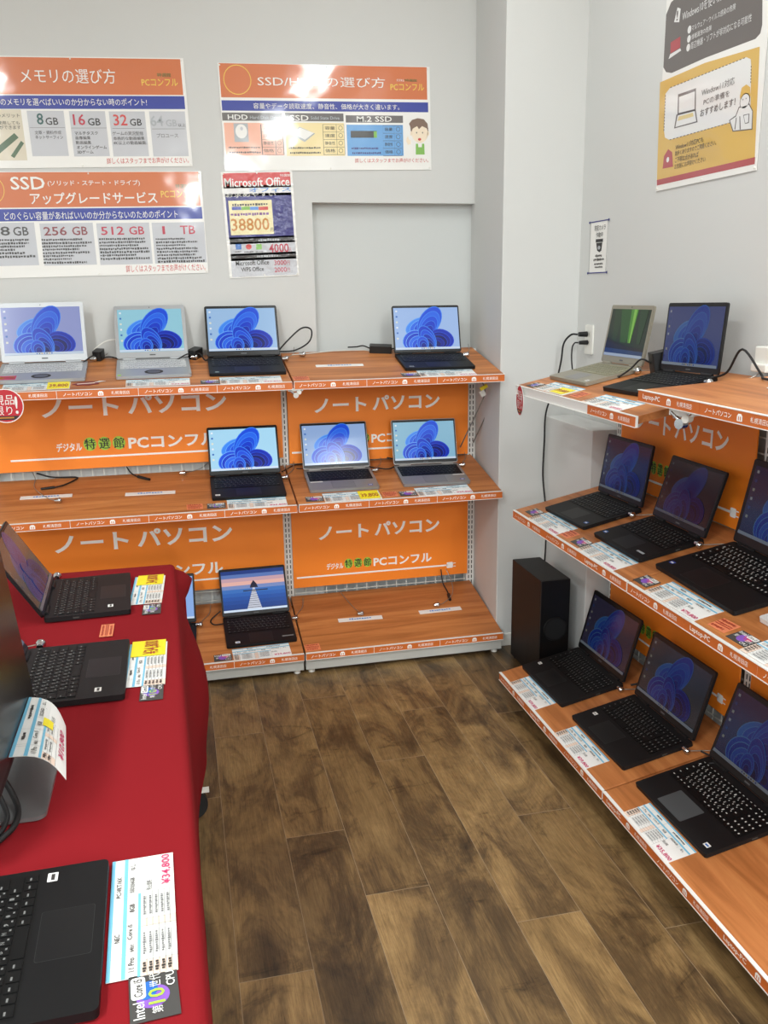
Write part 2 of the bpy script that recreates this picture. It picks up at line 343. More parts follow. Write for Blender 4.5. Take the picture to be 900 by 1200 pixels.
HDD=[('r','orange',0.3088,2.4117,1.199,2.5415,1),
('r','blue',0.3085,2.3606,1.2024,2.4004,1),
('o','yellow',0.3802,2.4794,0.0544,0.0031,2),
('t','white','SSD/HDDの選び方',0.4637,2.456,1.0108,2.4972),
('t','white','デジタル',1.0622,2.4817,1.0964,2.493),
('t','green','特選館',1.0998,2.4825,1.1531,2.4935),
('t','yellow','PCコンフル',1.0345,2.4473,1.1855,2.4739),
('t','white','容量やデータ読取速度、静音性、価格が大きく違います。',0.4391,2.3686,1.072,2.3913),
('r','char',0.3065,2.3217,0.5589,2.3528,1),
('r','char',0.5706,2.3212,0.8227,2.3529,1),
('r','char',0.8323,2.3167,1.0865,2.346,1),
('t','white','HDD',0.3297,2.3257,0.4122,2.3453),
('t','silver','Hard Disk Drive',0.4222,2.3285,0.5502,2.3412),
('t','white','SSD',0.5899,2.3223,0.6708,2.3452),
('t','silver','Solid State Drive',0.68,2.328,0.8049,2.341),
('t','white','M.2 SSD',0.8801,2.3204,1.0363,2.3424),
('r','pink',0.3115,2.1852,0.5588,2.3135,1),
('r','cream',0.5692,2.1827,0.8233,2.3149,1),
('r','sky',0.8341,2.1821,1.0856,2.3084,1),
('r','silver',0.3515,2.2384,0.411,2.3118,2),
('q','white',0.3575,2.252,0.4065,2.308,3),
('q','grey',0.3776,2.2835,0.3899,2.298,4),
('p','silver',[(0.5886,2.2695),
(0.6295,2.2991),
(0.6955,2.2723),
(0.6488,2.2386)],2),
('p','white',[(0.5967,2.273),
(0.6315,2.2957),
(0.6902,2.2743),
(0.6502,2.2475)],3),
('r','black',0.8516,2.256,0.9678,2.2837,2),
('r','greenl',0.9537,2.256,0.9678,2.2821,3),
('b','dark',0.3244,2.2129,0.4569,2.2198),
('b','dark',0.326,2.1933,0.4586,2.2013),
('b','dark',0.5787,2.2108,0.7179,2.2188),
('b','dark',0.5833,2.1909,0.7173,2.199),
('b','navy',0.8524,2.2087,0.9727,2.2168),
('b','navy',0.8552,2.1894,0.9835,2.1977),
('t','red','詳しくはスタッフまでお声がけください。',0.8657,2.1541,1.198,2.1725),
('p','hair',[(1.1134,2.3138),
(1.1275,2.329),
(1.1528,2.3362),
(1.181,2.3323),
(1.1979,2.3143),
(1.2014,2.2839),
(1.1957,2.2738),
(1.1216,2.2735),
(1.1189,2.3013)],1),
('q','skin',1.1246,2.2351,1.1991,2.3139,2),
('q','skin',1.1951,2.2646,1.2048,2.2839,2),
('q','skin',1.1177,2.2645,1.1266,2.2836,2),
('p','hair',[(1.1178,2.3038),
(1.1257,2.3214),
(1.1528,2.3291),
(1.1866,2.3253),
(1.2014,2.2941),
(1.1895,2.2965),
(1.1725,2.3041),
(1.1583,2.2914),
(1.1499,2.3039),
(1.1301,2.2938)],3),
('q','dark',1.1447,2.2736,1.1492,2.2807,4),
('q','dark',1.1719,2.2737,1.1764,2.2808,4),
('q','red',1.1526,2.2442,1.1673,2.2554,4),
('p','white',[(1.144,2.2279),
(1.1781,2.228),
(1.1951,2.2126),
(1.1923,2.187),
(1.1343,2.1871),
(1.1196,2.2152)],1),
('p','greenl',[(1.1423,2.232),
(1.1525,2.232),
(1.1536,2.2178),
(1.1695,2.2177),
(1.1707,2.232),
(1.1809,2.232),
(1.182,2.187),
(1.1411,2.1871)],2),
('p','skin',[(1.1007,2.2533),
(1.1075,2.2634),
(1.1113,2.2482),
(1.1187,2.2482),
(1.1197,2.2305),
(1.1073,2.2279),
(1.0995,2.2406)],2),
('r','dark',0.4675,2.3071,0.5583,2.3081,2),
('r','dark',0.4662,2.2773,0.5571,2.2784,2),
('r','dark',0.4648,2.2474,0.5559,2.2487,2),
('r','dark',0.4635,2.2173,0.5547,2.2188,2),
('r','dark',0.4621,2.1872,0.5535,2.1888,2),
('r','dark',0.4675,2.1883,0.4637,2.3081,2),
('r','dark',0.5257,2.1882,0.5223,2.3084,2),
('r','dark',0.5583,2.1882,0.5552,2.3085,2),
('t','dark','容量',0.4745,2.2869,0.5185,2.3004),
('o','dark',0.5425,2.2938,0.0074,0.0016,3),
('t','dark','速度',0.4731,2.2571,0.5172,2.2707),
('o','dark',0.5412,2.264,0.0074,0.0016,3),
('t','dark','静音性',0.4718,2.2272,0.516,2.2409),
('o','dark',0.54,2.2341,0.0074,0.0016,3),
('t','dark','価格',0.4705,2.1971,0.5147,2.211),
('o','dark',0.5388,2.204,0.0074,0.0016,3),
('r','dark',0.7315,2.3084,0.8235,2.3094,2),
('r','dark',0.7307,2.2781,0.8228,2.2793,2),
('r','dark',0.7298,2.2478,0.8221,2.2491,2),
('r','dark',0.7289,2.2173,0.8214,2.2188,2),
('r','dark',0.728,2.1867,0.8207,2.1884,2),
('r','dark',0.7315,2.1879,0.7297,2.3094,2),
('r','dark',0.7898,2.1878,0.7884,2.3097,2),
('r','dark',0.8235,2.1877,0.8223,2.3099,2),
('t','dark','容量',0.7389,2.2879,0.7828,2.3016),
('o','dark',0.8074,2.2949,0.0076,0.0016,3),
('t','dark','速度',0.738,2.2577,0.782,2.2714),
('o','dark',0.8067,2.2647,0.0076,0.0016,3),
('t','dark','静音性',0.7371,2.2273,0.7812,2.2412),
('o','dark',0.8059,2.2343,0.0076,0.0016,3),
('t','dark','価格',0.7363,2.1968,0.7805,2.2108),
('o','dark',0.8052,2.2038,0.0077,0.0016,3),
('r','dark',0.995,2.3046,1.0797,2.3057,2),
('r','dark',0.9946,2.2739,1.0795,2.2752,2),
('r','dark',0.9943,2.2431,1.0792,2.2445,2),
('r','dark',0.9939,2.2122,1.079,2.2137,2),
('r','dark',0.9935,2.1811,1.0788,2.1828,2),
('r','dark',0.995,2.1823,0.9952,2.3057,2),
('r','dark',1.0451,2.1822,1.0456,2.306,2),
('r','dark',1.0797,2.1821,1.0805,2.3061,2),
('t','dark','容量',1.0027,2.2839,1.0382,2.2978),
('o','dark',1.0633,2.291,0.0078,0.0017,3),
('t','dark','速度',1.0023,2.2532,1.0379,2.2672),
('o','dark',1.0631,2.2603,0.0078,0.0017,3),
('t','dark','静音性',1.002,2.2223,1.0376,2.2365),
('o','dark',1.0629,2.2294,0.0079,0.0017,3),
('t','dark','価格',1.0016,2.1914,1.0373,2.2056),
('o','dark',1.0626,2.1985,0.0079,0.0017,3)]
OFF=[('r','redl',0.3177,2.0459,0.6052,2.1067,1),
('t','white','Microsoft Office',0.3227,2.0499,0.6004,2.0865),
('t','white','特選館',0.5609,2.0885,0.606,2.099),
('r','whitel',0.317,2.0128,0.6053,2.0562,1),
('t','skyl','オフィス',0.4236,2.0277,0.6038,2.0461),
('r','navy',0.3213,1.8386,0.6045,2.0235,1),
('t','white','お求めやすい',0.3236,2.0086,0.5368,2.0292),
('r','beige',0.3319,1.855,0.5172,1.9956,2),
('b','dark',0.3475,1.9727,0.4981,1.9836),
('r','navy2',0.3448,1.9578,0.3847,1.9713,3),
('r','greenl',0.3854,1.9568,0.4214,1.9702,3),
('r','skyl',0.422,1.9558,0.4583,1.9693,3),
('r','redl',0.4589,1.9547,0.4994,1.9683,3),
('b','purple',0.3374,1.9327,0.5006,1.946),
('t','goldb','38800',0.3362,1.8714,0.5,1.9227),
('t','dark','円',0.5033,1.8642,0.5151,1.8804),
('r','black2',0.324,1.8174,0.6054,1.8458,1),
('r','grey',0.3229,1.7692,0.6071,1.8254,1),
('r','black2',0.3224,1.7479,0.6072,1.778,1),
('r','grey',0.3214,1.6802,0.6082,1.7575,1),
('b','silver',0.4467,1.8248,0.5419,1.836),
('b','silver',0.4354,1.7582,0.5267,1.769),
('r','skyd',0.347,1.7952,0.3713,1.8174,2),
('q','redl',0.3905,1.7936,0.4158,1.8159,2),
('r','greenl',0.435,1.7919,0.4596,1.8143,2),
('b','dark',0.3414,1.7833,0.3708,1.7884),
('b','dark',0.3825,1.7814,0.4214,1.7869),
('b','dark',0.4319,1.7798,0.4649,1.785),
('t','crimson','4000',0.4905,1.7764,0.5769,1.8135),
('t','crimson','円',0.5784,1.7768,0.5871,1.7932),
('t','dark','Microsoft Office',0.3414,1.7278,0.4856,1.7476),
('t','crimson','3000',0.5085,1.723,0.5623,1.7437),
('t','crimson','円',0.5646,1.7225,0.5766,1.7399),
('t','dark','WPS Office',0.3626,1.7015,0.4606,1.72),
('t','crimson','2000',0.5072,1.6932,0.5612,1.714),
('t','crimson','円',0.5635,1.6934,0.5755,1.7101)]
RPO=[('p','char',[(-2.9883,2.4945),
(-2.9609,2.5243),
(-2.8984,2.5357),
(-2.4739,2.4968),
(-2.452,2.3238),
(-2.4574,2.3028),
(-2.4786,2.2936),
(-2.7344,2.3024),
(-2.93,2.3014),
(-2.9665,2.3121),
(-2.9871,2.332)],1),
('p','whitel',[(-2.9337,2.4574),
(-2.9174,2.4973),
(-2.8969,2.488),
(-2.901,2.4488)],2),
('t','char','!',-2.9192,2.4565,-2.9094,2.4875),
('t','whitel','Windows10を使い続けると',-2.8822,2.4454,-2.5933,2.4759),
('q','whitel',-2.8463,2.3983,-2.8247,2.4216,2),
('q','whitel',-2.8456,2.3714,-2.8242,2.3934,2),
('q','whitel',-2.8468,2.3454,-2.8252,2.3682,2),
('t','whitel','マルウェア・ウイルス感染の危険',-2.8201,2.4007,-2.5872,2.4184),
('t','whitel','情報漏洩の危険',-2.8188,2.3749,-2.707,2.391),
('t','whitel','周辺機器・ソフトが非対応になる可能性',-2.8209,2.3462,-2.5031,2.368),
('p','redd',[(-2.9481,2.3993),
(-2.8879,2.403),
(-2.8852,2.369),
(-2.9454,2.3646)],2),
('p','whitel',[(-2.9468,2.363),
(-2.8849,2.3663),
(-2.8779,2.358),
(-2.9553,2.3498)],2),
('p','ochre',[(-3.0032,2.2875),
(-2.7336,2.2879),
(-2.455,2.2676),
(-2.4544,2.2553),
(-2.4358,1.9667),
(-2.9866,1.9658)],1),
('p','whitel',[(-2.9616,2.2433),
(-2.9335,2.2564),
(-2.5147,2.2536),
(-2.4932,2.2433),
(-2.4881,2.2244),
(-2.476,2.1111),
(-2.4913,2.0848),
(-2.9176,2.0891),
(-2.949,2.1016),
(-2.9577,2.1244)],2),
('p','char',[(-2.8802,2.2251),
(-2.7737,2.2226),
(-2.7666,2.1552),
(-2.8764,2.1616)],3),
('p','whitel',[(-2.8725,2.2155),
(-2.7787,2.2142),
(-2.7733,2.16),
(-2.8687,2.1652)],4),
('p','char',[(-2.8831,2.1628),
(-2.7669,2.1572),
(-2.7511,2.1166),
(-2.8921,2.1212)],3),
('p','whitel',[(-2.8744,2.1588),
(-2.7711,2.154),
(-2.7592,2.1208),
(-2.8842,2.124)],4),
('p','ochrel',[(-2.8674,2.1542),
(-2.7814,2.1511),
(-2.7768,2.139),
(-2.8723,2.1415)],5),
('t','char','Window11対応',-2.7386,2.1903,-2.5641,2.2128),
('t','char','PCの準備を',-2.7234,2.1613,-2.5855,2.1805),
('t','char','おすすめします！',-2.7383,2.1298,-2.5525,2.1519),
('p','ochre',[(-2.5325,2.1509),
(-2.5259,2.1733),
(-2.5042,2.1779),
(-2.485,2.1667),
(-2.4793,2.1441),
(-2.484,2.1234),
(-2.5228,2.1271)],3),
('q','char',-2.5304,2.1106,-2.4809,2.1545,3),
('q','whitel',-2.5275,2.1133,-2.4838,2.1518,4),
('q','char',-2.5169,2.1368,-2.5125,2.1406,5),
('q','char',-2.5015,2.1368,-2.4972,2.1405,5),
('p','char',[(-2.5337,2.1218),
(-2.4825,2.1217),
(-2.4616,2.0976),
(-2.4575,2.0464),
(-2.5552,2.0564),
(-2.5782,2.0926),
(-2.5466,2.1005)],3),
('p','whitel',[(-2.53,2.1186),
(-2.484,2.1187),
(-2.4653,2.0976),
(-2.4618,2.0496),
(-2.5515,2.0588),
(-2.5726,2.0909),
(-2.5434,2.097)],4),
('p','char',[(-2.508,2.0951),
(-2.4773,2.0933),
(-2.4762,2.0677),
(-2.4953,2.068)],5),
('p','whitel',[(-2.5044,2.0923),
(-2.4808,2.0917),
(-2.4798,2.0705),
(-2.4937,2.0699)],6),
('p','char',[(-2.5465,2.061),
(-2.543,2.0939),
(-2.539,2.0932),
(-2.5417,2.0602)],5),
('p','char',[(-2.5195,2.0566),
(-2.5261,2.0947),
(-2.5221,2.0939),
(-2.5142,2.0557)],5),
('t','dark','Window11対応PCも',-2.8748,2.0503,-2.7102,2.0679),
('t','dark','数多くありますのでご用意ください。',-2.8756,2.0311,-2.6372,2.0474),
('t','dark','ご不明な点があれば',-2.8731,2.0088,-2.7327,2.0269),
('t','dark','お気軽にお声掛けください',-2.8739,1.9891,-2.6912,2.0059),
('p','redd',[(-2.9518,2.0009),
(-2.9479,2.0415),
(-2.9226,2.0602),
(-2.8956,2.0469),
(-2.8847,1.9988)],2),
('q','whitel',-2.9298,2.0174,-2.9123,2.0347,3),
('p','redd',[(-2.9869,1.968),
(-2.434,1.9676),
(-2.4332,1.9481),
(-2.9847,1.9492)],2),
('p','char',[(-2.9346,2.2578),
(-2.9226,2.2577),
(-2.9204,2.255),
(-2.9324,2.255)],3),
('p','char',[(-2.9128,2.2576),
(-2.901,2.2576),
(-2.8988,2.2548),
(-2.9107,2.2549)],3),
('p','char',[(-2.8913,2.2575),
(-2.8796,2.2574),
(-2.8775,2.2547),
(-2.8892,2.2548)],3),
('p','char',[(-2.8701,2.2573),
(-2.8586,2.2573),
(-2.8565,2.2546),
(-2.868,2.2546)],3),
('p','char',[(-2.8492,2.2572),
(-2.8378,2.2571),
(-2.8357,2.2544),
(-2.8471,2.2545)],3),
('p','char',[(-2.8285,2.257),
(-2.8173,2.257),
(-2.8152,2.2543),
(-2.8265,2.2544)],3),
('p','char',[(-2.8082,2.2569),
(-2.7971,2.2568),
(-2.795,2.2542),
(-2.8061,2.2542)],3),
('p','char',[(-2.7881,2.2567),
(-2.7771,2.2567),
(-2.7751,2.2541),
(-2.786,2.2541)],3),
('p','char',[(-2.7682,2.2566),
(-2.7574,2.2565),
(-2.7554,2.2539),
(-2.7662,2.254)],3),
('p','char',[(-2.7487,2.2565),
(-2.738,2.2564),
(-2.736,2.2538),
(-2.7467,2.2539)],3),
('p','char',[(-2.7293,2.2563),
(-2.7188,2.2563),
(-2.7169,2.2537),
(-2.7274,2.2538)],3),
('p','char',[(-2.7103,2.2562),
(-2.6999,2.2561),
(-2.6979,2.2536),
(-2.7083,2.2536)],3),
('p','char',[(-2.6914,2.2561),
(-2.6812,2.256),
(-2.6793,2.2534),
(-2.6895,2.2535)],3),
('p','char',[(-2.6728,2.2559),
(-2.6627,2.2559),
(-2.6608,2.2533),
(-2.6709,2.2534)],3),
('p','char',[(-2.6545,2.2558),
(-2.6445,2.2557),
(-2.6426,2.2532),
(-2.6526,2.2533)],3),
('p','char',[(-2.6364,2.2557),
(-2.6265,2.2556),
(-2.6246,2.2531),
(-2.6345,2.2532)],3),
('p','char',[(-2.6185,2.2555),
(-2.6087,2.2555),
(-2.6069,2.253),
(-2.6166,2.2531)],3),
('p','char',[(-2.6008,2.2554),
(-2.5911,2.2553),
(-2.5893,2.2529),
(-2.5989,2.2529)],3),
('p','char',[(-2.5833,2.2553),
(-2.5738,2.2552),
(-2.572,2.2528),
(-2.5815,2.2528)],3),
('p','char',[(-2.5661,2.2552),
(-2.5567,2.2551),
(-2.5549,2.2527),
(-2.5643,2.2527)],3),
('p','char',[(-2.549,2.255),
(-2.5398,2.255),
(-2.538,2.2526),
(-2.5473,2.2526)],3),
('p','char',[(-2.5322,2.2549),
(-2.523,2.2548),
(-2.5213,2.2525),
(-2.5305,2.2525)],3),
('p','char',[(-2.9184,2.0905),
(-2.9063,2.0903),
(-2.9046,2.0876),
(-2.9167,2.0878)],3),
('p','char',[(-2.8964,2.0902),
(-2.8844,2.09),
(-2.8827,2.0873),
(-2.8947,2.0875)],3),
('p','char',[(-2.8747,2.0899),
(-2.8629,2.0897),
(-2.8612,2.087),
(-2.873,2.0872)],3),
('p','char',[(-2.8533,2.0896),
(-2.8416,2.0894),
(-2.84,2.0868),
(-2.8516,2.0869)],3),
('p','char',[(-2.8321,2.0893),
(-2.8206,2.0891),
(-2.819,2.0865),
(-2.8305,2.0866)],3),
('p','char',[(-2.8113,2.089),
(-2.7999,2.0888),
(-2.7983,2.0862),
(-2.8097,2.0864)],3),
('p','char',[(-2.7907,2.0887),
(-2.7795,2.0885),
(-2.7779,2.086),
(-2.7891,2.0861)],3),
('p','char',[(-2.7704,2.0884),
(-2.7594,2.0883),
(-2.7578,2.0857),
(-2.7688,2.0858)],3),
('p','char',[(-2.7504,2.0881),
(-2.7395,2.088),
(-2.7379,2.0854),
(-2.7488,2.0856)],3),
('p','char',[(-2.7306,2.0879),
(-2.7199,2.0877),
(-2.7183,2.0852),
(-2.7291,2.0853)],3),
('p','char',[(-2.7111,2.0876),
(-2.7005,2.0875),
(-2.699,2.0849),
(-2.7096,2.0851)],3),
('p','char',[(-2.6919,2.0873),
(-2.6814,2.0872),
(-2.6799,2.0847),
(-2.6903,2.0848)],3),
('p','char',[(-2.6728,2.0871),
(-2.6625,2.0869),
(-2.661,2.0844),
(-2.6713,2.0846)],3),
('p','char',[(-2.6541,2.0868),
(-2.6438,2.0867),
(-2.6424,2.0842),
(-2.6526,2.0843)],3),
('p','char',[(-2.6355,2.0866),
(-2.6254,2.0864),
(-2.624,2.084),
(-2.6341,2.0841)],3),
('p','char',[(-2.6172,2.0863),
(-2.6073,2.0862),
(-2.6058,2.0837),
(-2.6158,2.0839)],3),
('p','char',[(-2.5992,2.0861),
(-2.5893,2.0859),
(-2.5879,2.0835),
(-2.5977,2.0836)],3),
('p','char',[(-2.5813,2.0858),
(-2.5716,2.0857),
(-2.5702,2.0833),
(-2.5799,2.0834)],3),
('p','char',[(-2.9604,2.1248),
(-2.9606,2.1304),
(-2.9553,2.1294),
(-2.9551,2.1239)],3),
('p','char',[(-2.9607,2.1348),
(-2.9609,2.1403),
(-2.9556,2.1393),
(-2.9554,2.1339)],3),
('p','char',[(-2.961,2.1448),
(-2.9612,2.1503),
(-2.9559,2.1493),
(-2.9557,2.1438)],3),
('p','char',[(-2.9614,2.1548),
(-2.9615,2.1603),
(-2.9563,2.1593),
(-2.9561,2.1538)],3),
('p','char',[(-2.9617,2.1648),
(-2.9619,2.1702),
(-2.9566,2.1692),
(-2.9564,2.1637)],3),
('p','char',[(-2.962,2.1747),
(-2.9622,2.1802),
(-2.9569,2.1791),
(-2.9567,2.1737)],3),
('p','char',[(-2.9623,2.1846),
(-2.9625,2.1901),
(-2.9572,2.189),
(-2.9571,2.1836)],3),
('p','char',[(-2.9627,2.1945),
(-2.9628,2.2),
(-2.9576,2.1989),
(-2.9574,2.1935)],3),
('p','char',[(-2.963,2.2044),
(-2.9632,2.2099),
(-2.9579,2.2088),
(-2.9577,2.2034)],3),
('p','char',[(-2.9633,2.2143),
(-2.9635,2.2198),
(-2.9582,2.2186),
(-2.958,2.2132)],3),
('p','char',[(-2.9636,2.2242),
(-2.9638,2.2296),
(-2.9585,2.2285),
(-2.9583,2.2231)],3),
('p','char',[(-2.9639,2.2341),
(-2.9641,2.2395),
(-2.9588,2.2383),
(-2.9587,2.2329)],3),
('p','char',[(-2.4862,2.224),
(-2.4857,2.2193),
(-2.4896,2.2202),
(-2.49,2.2249)],3),
('p','char',[(-2.4854,2.2155),
(-2.485,2.2109),
(-2.4888,2.2118),
(-2.4893,2.2164)],3),
('p','char',[(-2.4846,2.2071),
(-2.4842,2.2024),
(-2.4881,2.2033),
(-2.4885,2.208)],3),
('p','char',[(-2.4839,2.1986),
(-2.4834,2.1939),
(-2.4873,2.1948),
(-2.4877,2.1995)],3),
('p','char',[(-2.4831,2.1901),
(-2.4827,2.1855),
(-2.4865,2.1863),
(-2.4869,2.191)],3),
('p','char',[(-2.4823,2.1816),
(-2.4819,2.177),
(-2.4857,2.1778),
(-2.4862,2.1825)],3)]
TAG=[('b','dark',-3.4421,1.7234,-3.3853,1.7336),
('b','dark',-3.456,1.7081,-3.3646,1.7187),
('b','dark',-3.4481,1.6926,-3.3749,1.7009),
('b','dark',-3.4437,1.6807,-3.3737,1.6873),
('t','black','防犯カメラ',-3.4576,1.826,-3.3618,1.8475),
('t','black','作動中',-3.4413,1.7993,-3.3825,1.82),
('p','black',[(-3.4448,1.7937),
(-3.3819,1.7928),
(-3.3821,1.7804),
(-3.4451,1.7811)],2),
('p','black',[(-3.4403,1.7788),
(-3.3864,1.7786),
(-3.3922,1.7474),
(-3.4095,1.7415),
(-3.4299,1.7491)],2),
('q','silver',-3.4241,1.7518,-3.4015,1.7674,3)]
# ------------------------------------------------------------------ the room
YW, XW, YC, XC = 4.02, 1.70, 3.589, 1.351
FLOOR = mat('floor_vinyl_oak', (84, 66, 46), 0.42); 
def make_floor():
    PW, PL = 0.18, 1.23
    off = {0: 2.634, 1: 1.807, 2: 2.354, 3: 2.04, 4: 2.72, 5: 1.84, 6: 2.29}
    me = bpy.data.meshes.new('floor'); v = []; f = []; uv = []; rn = []
    rnd = random.Random(11)
    for k in range(-21, 12):
        x0 = 0.045+PW*(k-1); x1 = x0+PW
        if x1 > 1.9: continue
        o = off.get(k, rnd.uniform(0, PL)); y = o-PL*math.ceil((o+12.0)/PL)
        while y < 4.2:
            b = len(v); v += [(x0, y, 0), (x1, y, 0), (x1, y+PL, 0), (x0, y+PL, 0)]; f.append((b, b+1, b+2, b+3))
            uv += [(0, 0), (PW, 0), (PW, PL), (0, PL)]; rn.append(rnd.random()); y += PL
    me.from_pydata(v, [], f); l = me.uv_layers.new(name='plank'); l.data.foreach_set('uv', [c for p in uv for c in p])
    a = me.attributes.new('rnd', 'FLOAT', 'FACE'); a.data.foreach_set('value', rn); me.materials.append(FLOOR)
    o = bpy.data.objects.new('floor', me); COL.objects.link(o); struct(o)
    nt, lk, b = nodes(FLOOR)
    uvn = nt.new('ShaderNodeUVMap'); uvn.uv_map = 'plank'; at = nt.new('ShaderNodeAttribute'); at.attribute_name = 'rnd'
    sep = nt.new('ShaderNodeSeparateXYZ'); lk.new(uvn.outputs[0], sep.inputs[0])
    mul = N(nt, 'ShaderNodeMath', operation='MULTIPLY'); mul.inputs[1].default_value = 37.0; lk.new(at.outputs['Fac'], mul.inputs[0])
    cmb = nt.new('ShaderNodeCombineXYZ')
    lk.new(sep.outputs[0], cmb.inputs[0]); lk.new(sep.outputs[1], cmb.inputs[1]); lk.new(mul.outputs[0], cmb.inputs[2])
    def noise(sx, sy, scale, det, rough=0.55, dist=0.0):
        mp = nt.new('ShaderNodeMapping'); mp.inputs['Scale'].default_value = (sx, sy, 1); lk.new(cmb.outputs[0], mp.inputs[0])
        n = nt.new('ShaderNodeTexNoise'); n.inputs['Scale'].default_value = scale; n.inputs['Detail'].default_value = det; n.inputs['Roughness'].default_value = rough; n.inputs['Distortion'].default_value = dist
        lk.new(mp.outputs[0], n.inputs['Vector']); return n
    big = noise(1.5, 0.5, 4.4, 7, 0.66, 1.1); band = noise(0.5, 1.0, 9.0, 5, 0.7, 0.8); fine = noise(22, 1.0, 12.0, 6, 0.7, 0.4)
    r1 = ramp(nt, [(0.28, (70, 56, 38)), (0.43, (118, 95, 64)), (0.55, (158, 129, 86)), (0.72, (188, 157, 108))]); lk.new(big.outputs[0], r1.inputs[0])
    r2_ = ramp(nt, [(0.28, (92, 84, 74)), (0.40, (232, 230, 226)), (0.7, (255, 255, 255))]); lk.new(band.outputs[0], r2_.inputs[0])
    r3 = ramp(nt, [(0.3, (176, 168, 158)), (0.6, (255, 255, 255))]); lk.new(fine.outputs[0], r3.inputs[0])
    m1 = N(nt, 'ShaderNodeMix', data_type='RGBA', blend_type='MULTIPLY'); m1.inputs[0].default_value = 0.75; lk.new(r1.outputs[0], m1.inputs[6]); lk.new(r2_.outputs[0], m1.inputs[7])
    m2 = N(nt, 'ShaderNodeMix', data_type='RGBA', blend_type='MULTIPLY'); m2.inputs[0].default_value = 0.8; lk.new(m1.outputs[2], m2.inputs[6]); lk.new(r3.outputs[0], m2.inputs[7])
    tr = ramp(nt, [(0, (205, 201, 195)), (1, (255, 252, 246))]); lk.new(at.outputs['Fac'], tr.inputs[0])
    m3 = N(nt, 'ShaderNodeMix', data_type='RGBA', blend_type='MULTIPLY'); m3.inputs[0].default_value = 1.0; lk.new(m2.outputs[2], m3.inputs[6]); lk.new(tr.outputs[0], m3.inputs[7])
    # pale bevel line along each plank edge
    def edge(sock, full, wd):
        a_ = N(nt, 'ShaderNodeMath', operation='SUBTRACT'); a_.inputs[1].default_value = full/2; lk.new(sock, a_.inputs[0])
        c_ = N(nt, 'ShaderNodeMath', operation='ABSOLUTE'); lk.new(a_.outputs[0], c_.inputs[0])
        d_ = N(nt, 'ShaderNodeMath', operation='GREATER_THAN'); d_.inputs[1].default_value = full/2-wd; lk.new(c_.outputs[0], d_.inputs[0]); return d_
    e1 = edge(sep.outputs[0], PW, 0.0007); e2 = edge(sep.outputs[1], PL, 0.0009)
    mx = N(nt, 'ShaderNodeMath', operation='MAXIMUM'); lk.new(e1.outputs[0], mx.inputs[0]); lk.new(e2.outputs[0], mx.inputs[1])
    m4 = N(nt, 'ShaderNodeMix', data_type='RGBA'); m4.inputs[7].default_value = lin((150, 130, 104)); lk.new(mx.outputs[0], m4.inputs[0]); lk.new(m3.outputs[2], m4.inputs[6])
    lk.new(m4.outputs[2], b.inputs['Base Color'])
    bp = nt.new('ShaderNodeBump'); bp.inputs['Strength'].default_value = 0.12; bp.inputs['Distance'].default_value = 0.002; lk.new(fine.outputs[0], bp.inputs['Height']); lk.new(bp.outputs[0], b.inputs['Normal'])
make_floor()
b = MB(); b.box(-4.0, 1.9, -12.0, 4.3, CEIL, CEIL+0.05, CEILM); struct(b.build('ceiling'))
b = MB()
b.box(-4.0, 0.628, YW, YW+0.20, 0, CEIL, WALL); b.box(0.628, 1.42, YW, YW+0.20, 1.982, CEIL, WALL)
b.box(0.628, 1.42, YW+0.055, YW+0.20, 0, 1.982, RECESS)
struct(b.build('wall_back'))
b = MB()   # pillar in the corner, its left side not quite square to the back wall
b.prism([(XC, YC), (1.386, YW+0.2), (1.95, YW+0.2), (1.95, YC)], 0, CEIL, WALL); struct(b.build('wall_pillar', bevel=0.004))
b = MB(); b.box(XW, XW+0.15, -12.0, YC+0.1, 0, CEIL, WALL); struct(b.build('wall_right'))
b = MB(); b.box(1.565, XW, 3.135, YC, 0, 1.061, WALL); struct(b.build('trim_1', bevel=0.003))
b = MB(); b.box(XC+0.004, 1.565, YC-0.008, YC, 0, 0.06, PLASTIC); struct(b.build('baseboard_pillar', bevel=0.002))
for i, (x, y) in enumerate(LIGHTS):
    r = empty('ceiling_light', Matrix.Translation((x, y, CEIL)))
    tag(r, 'long white ceiling light with a flat diffuser, out of view overhead', 'light', 'ceiling lights over the shop floor')
    b = MB(); b.box(-0.13, 0.13, -0.63, 0.63, -0.06, -0.001, WHITE); b.build('housing', r, 0.006)
    b = MB(); b.box(-0.11, 0.11, -0.60, 0.60, -0.075, -0.061, mat('lamp_diffuser', (255, 250, 240), 0.5, emit=3.0)); b.build('diffuser', r, 0.004)

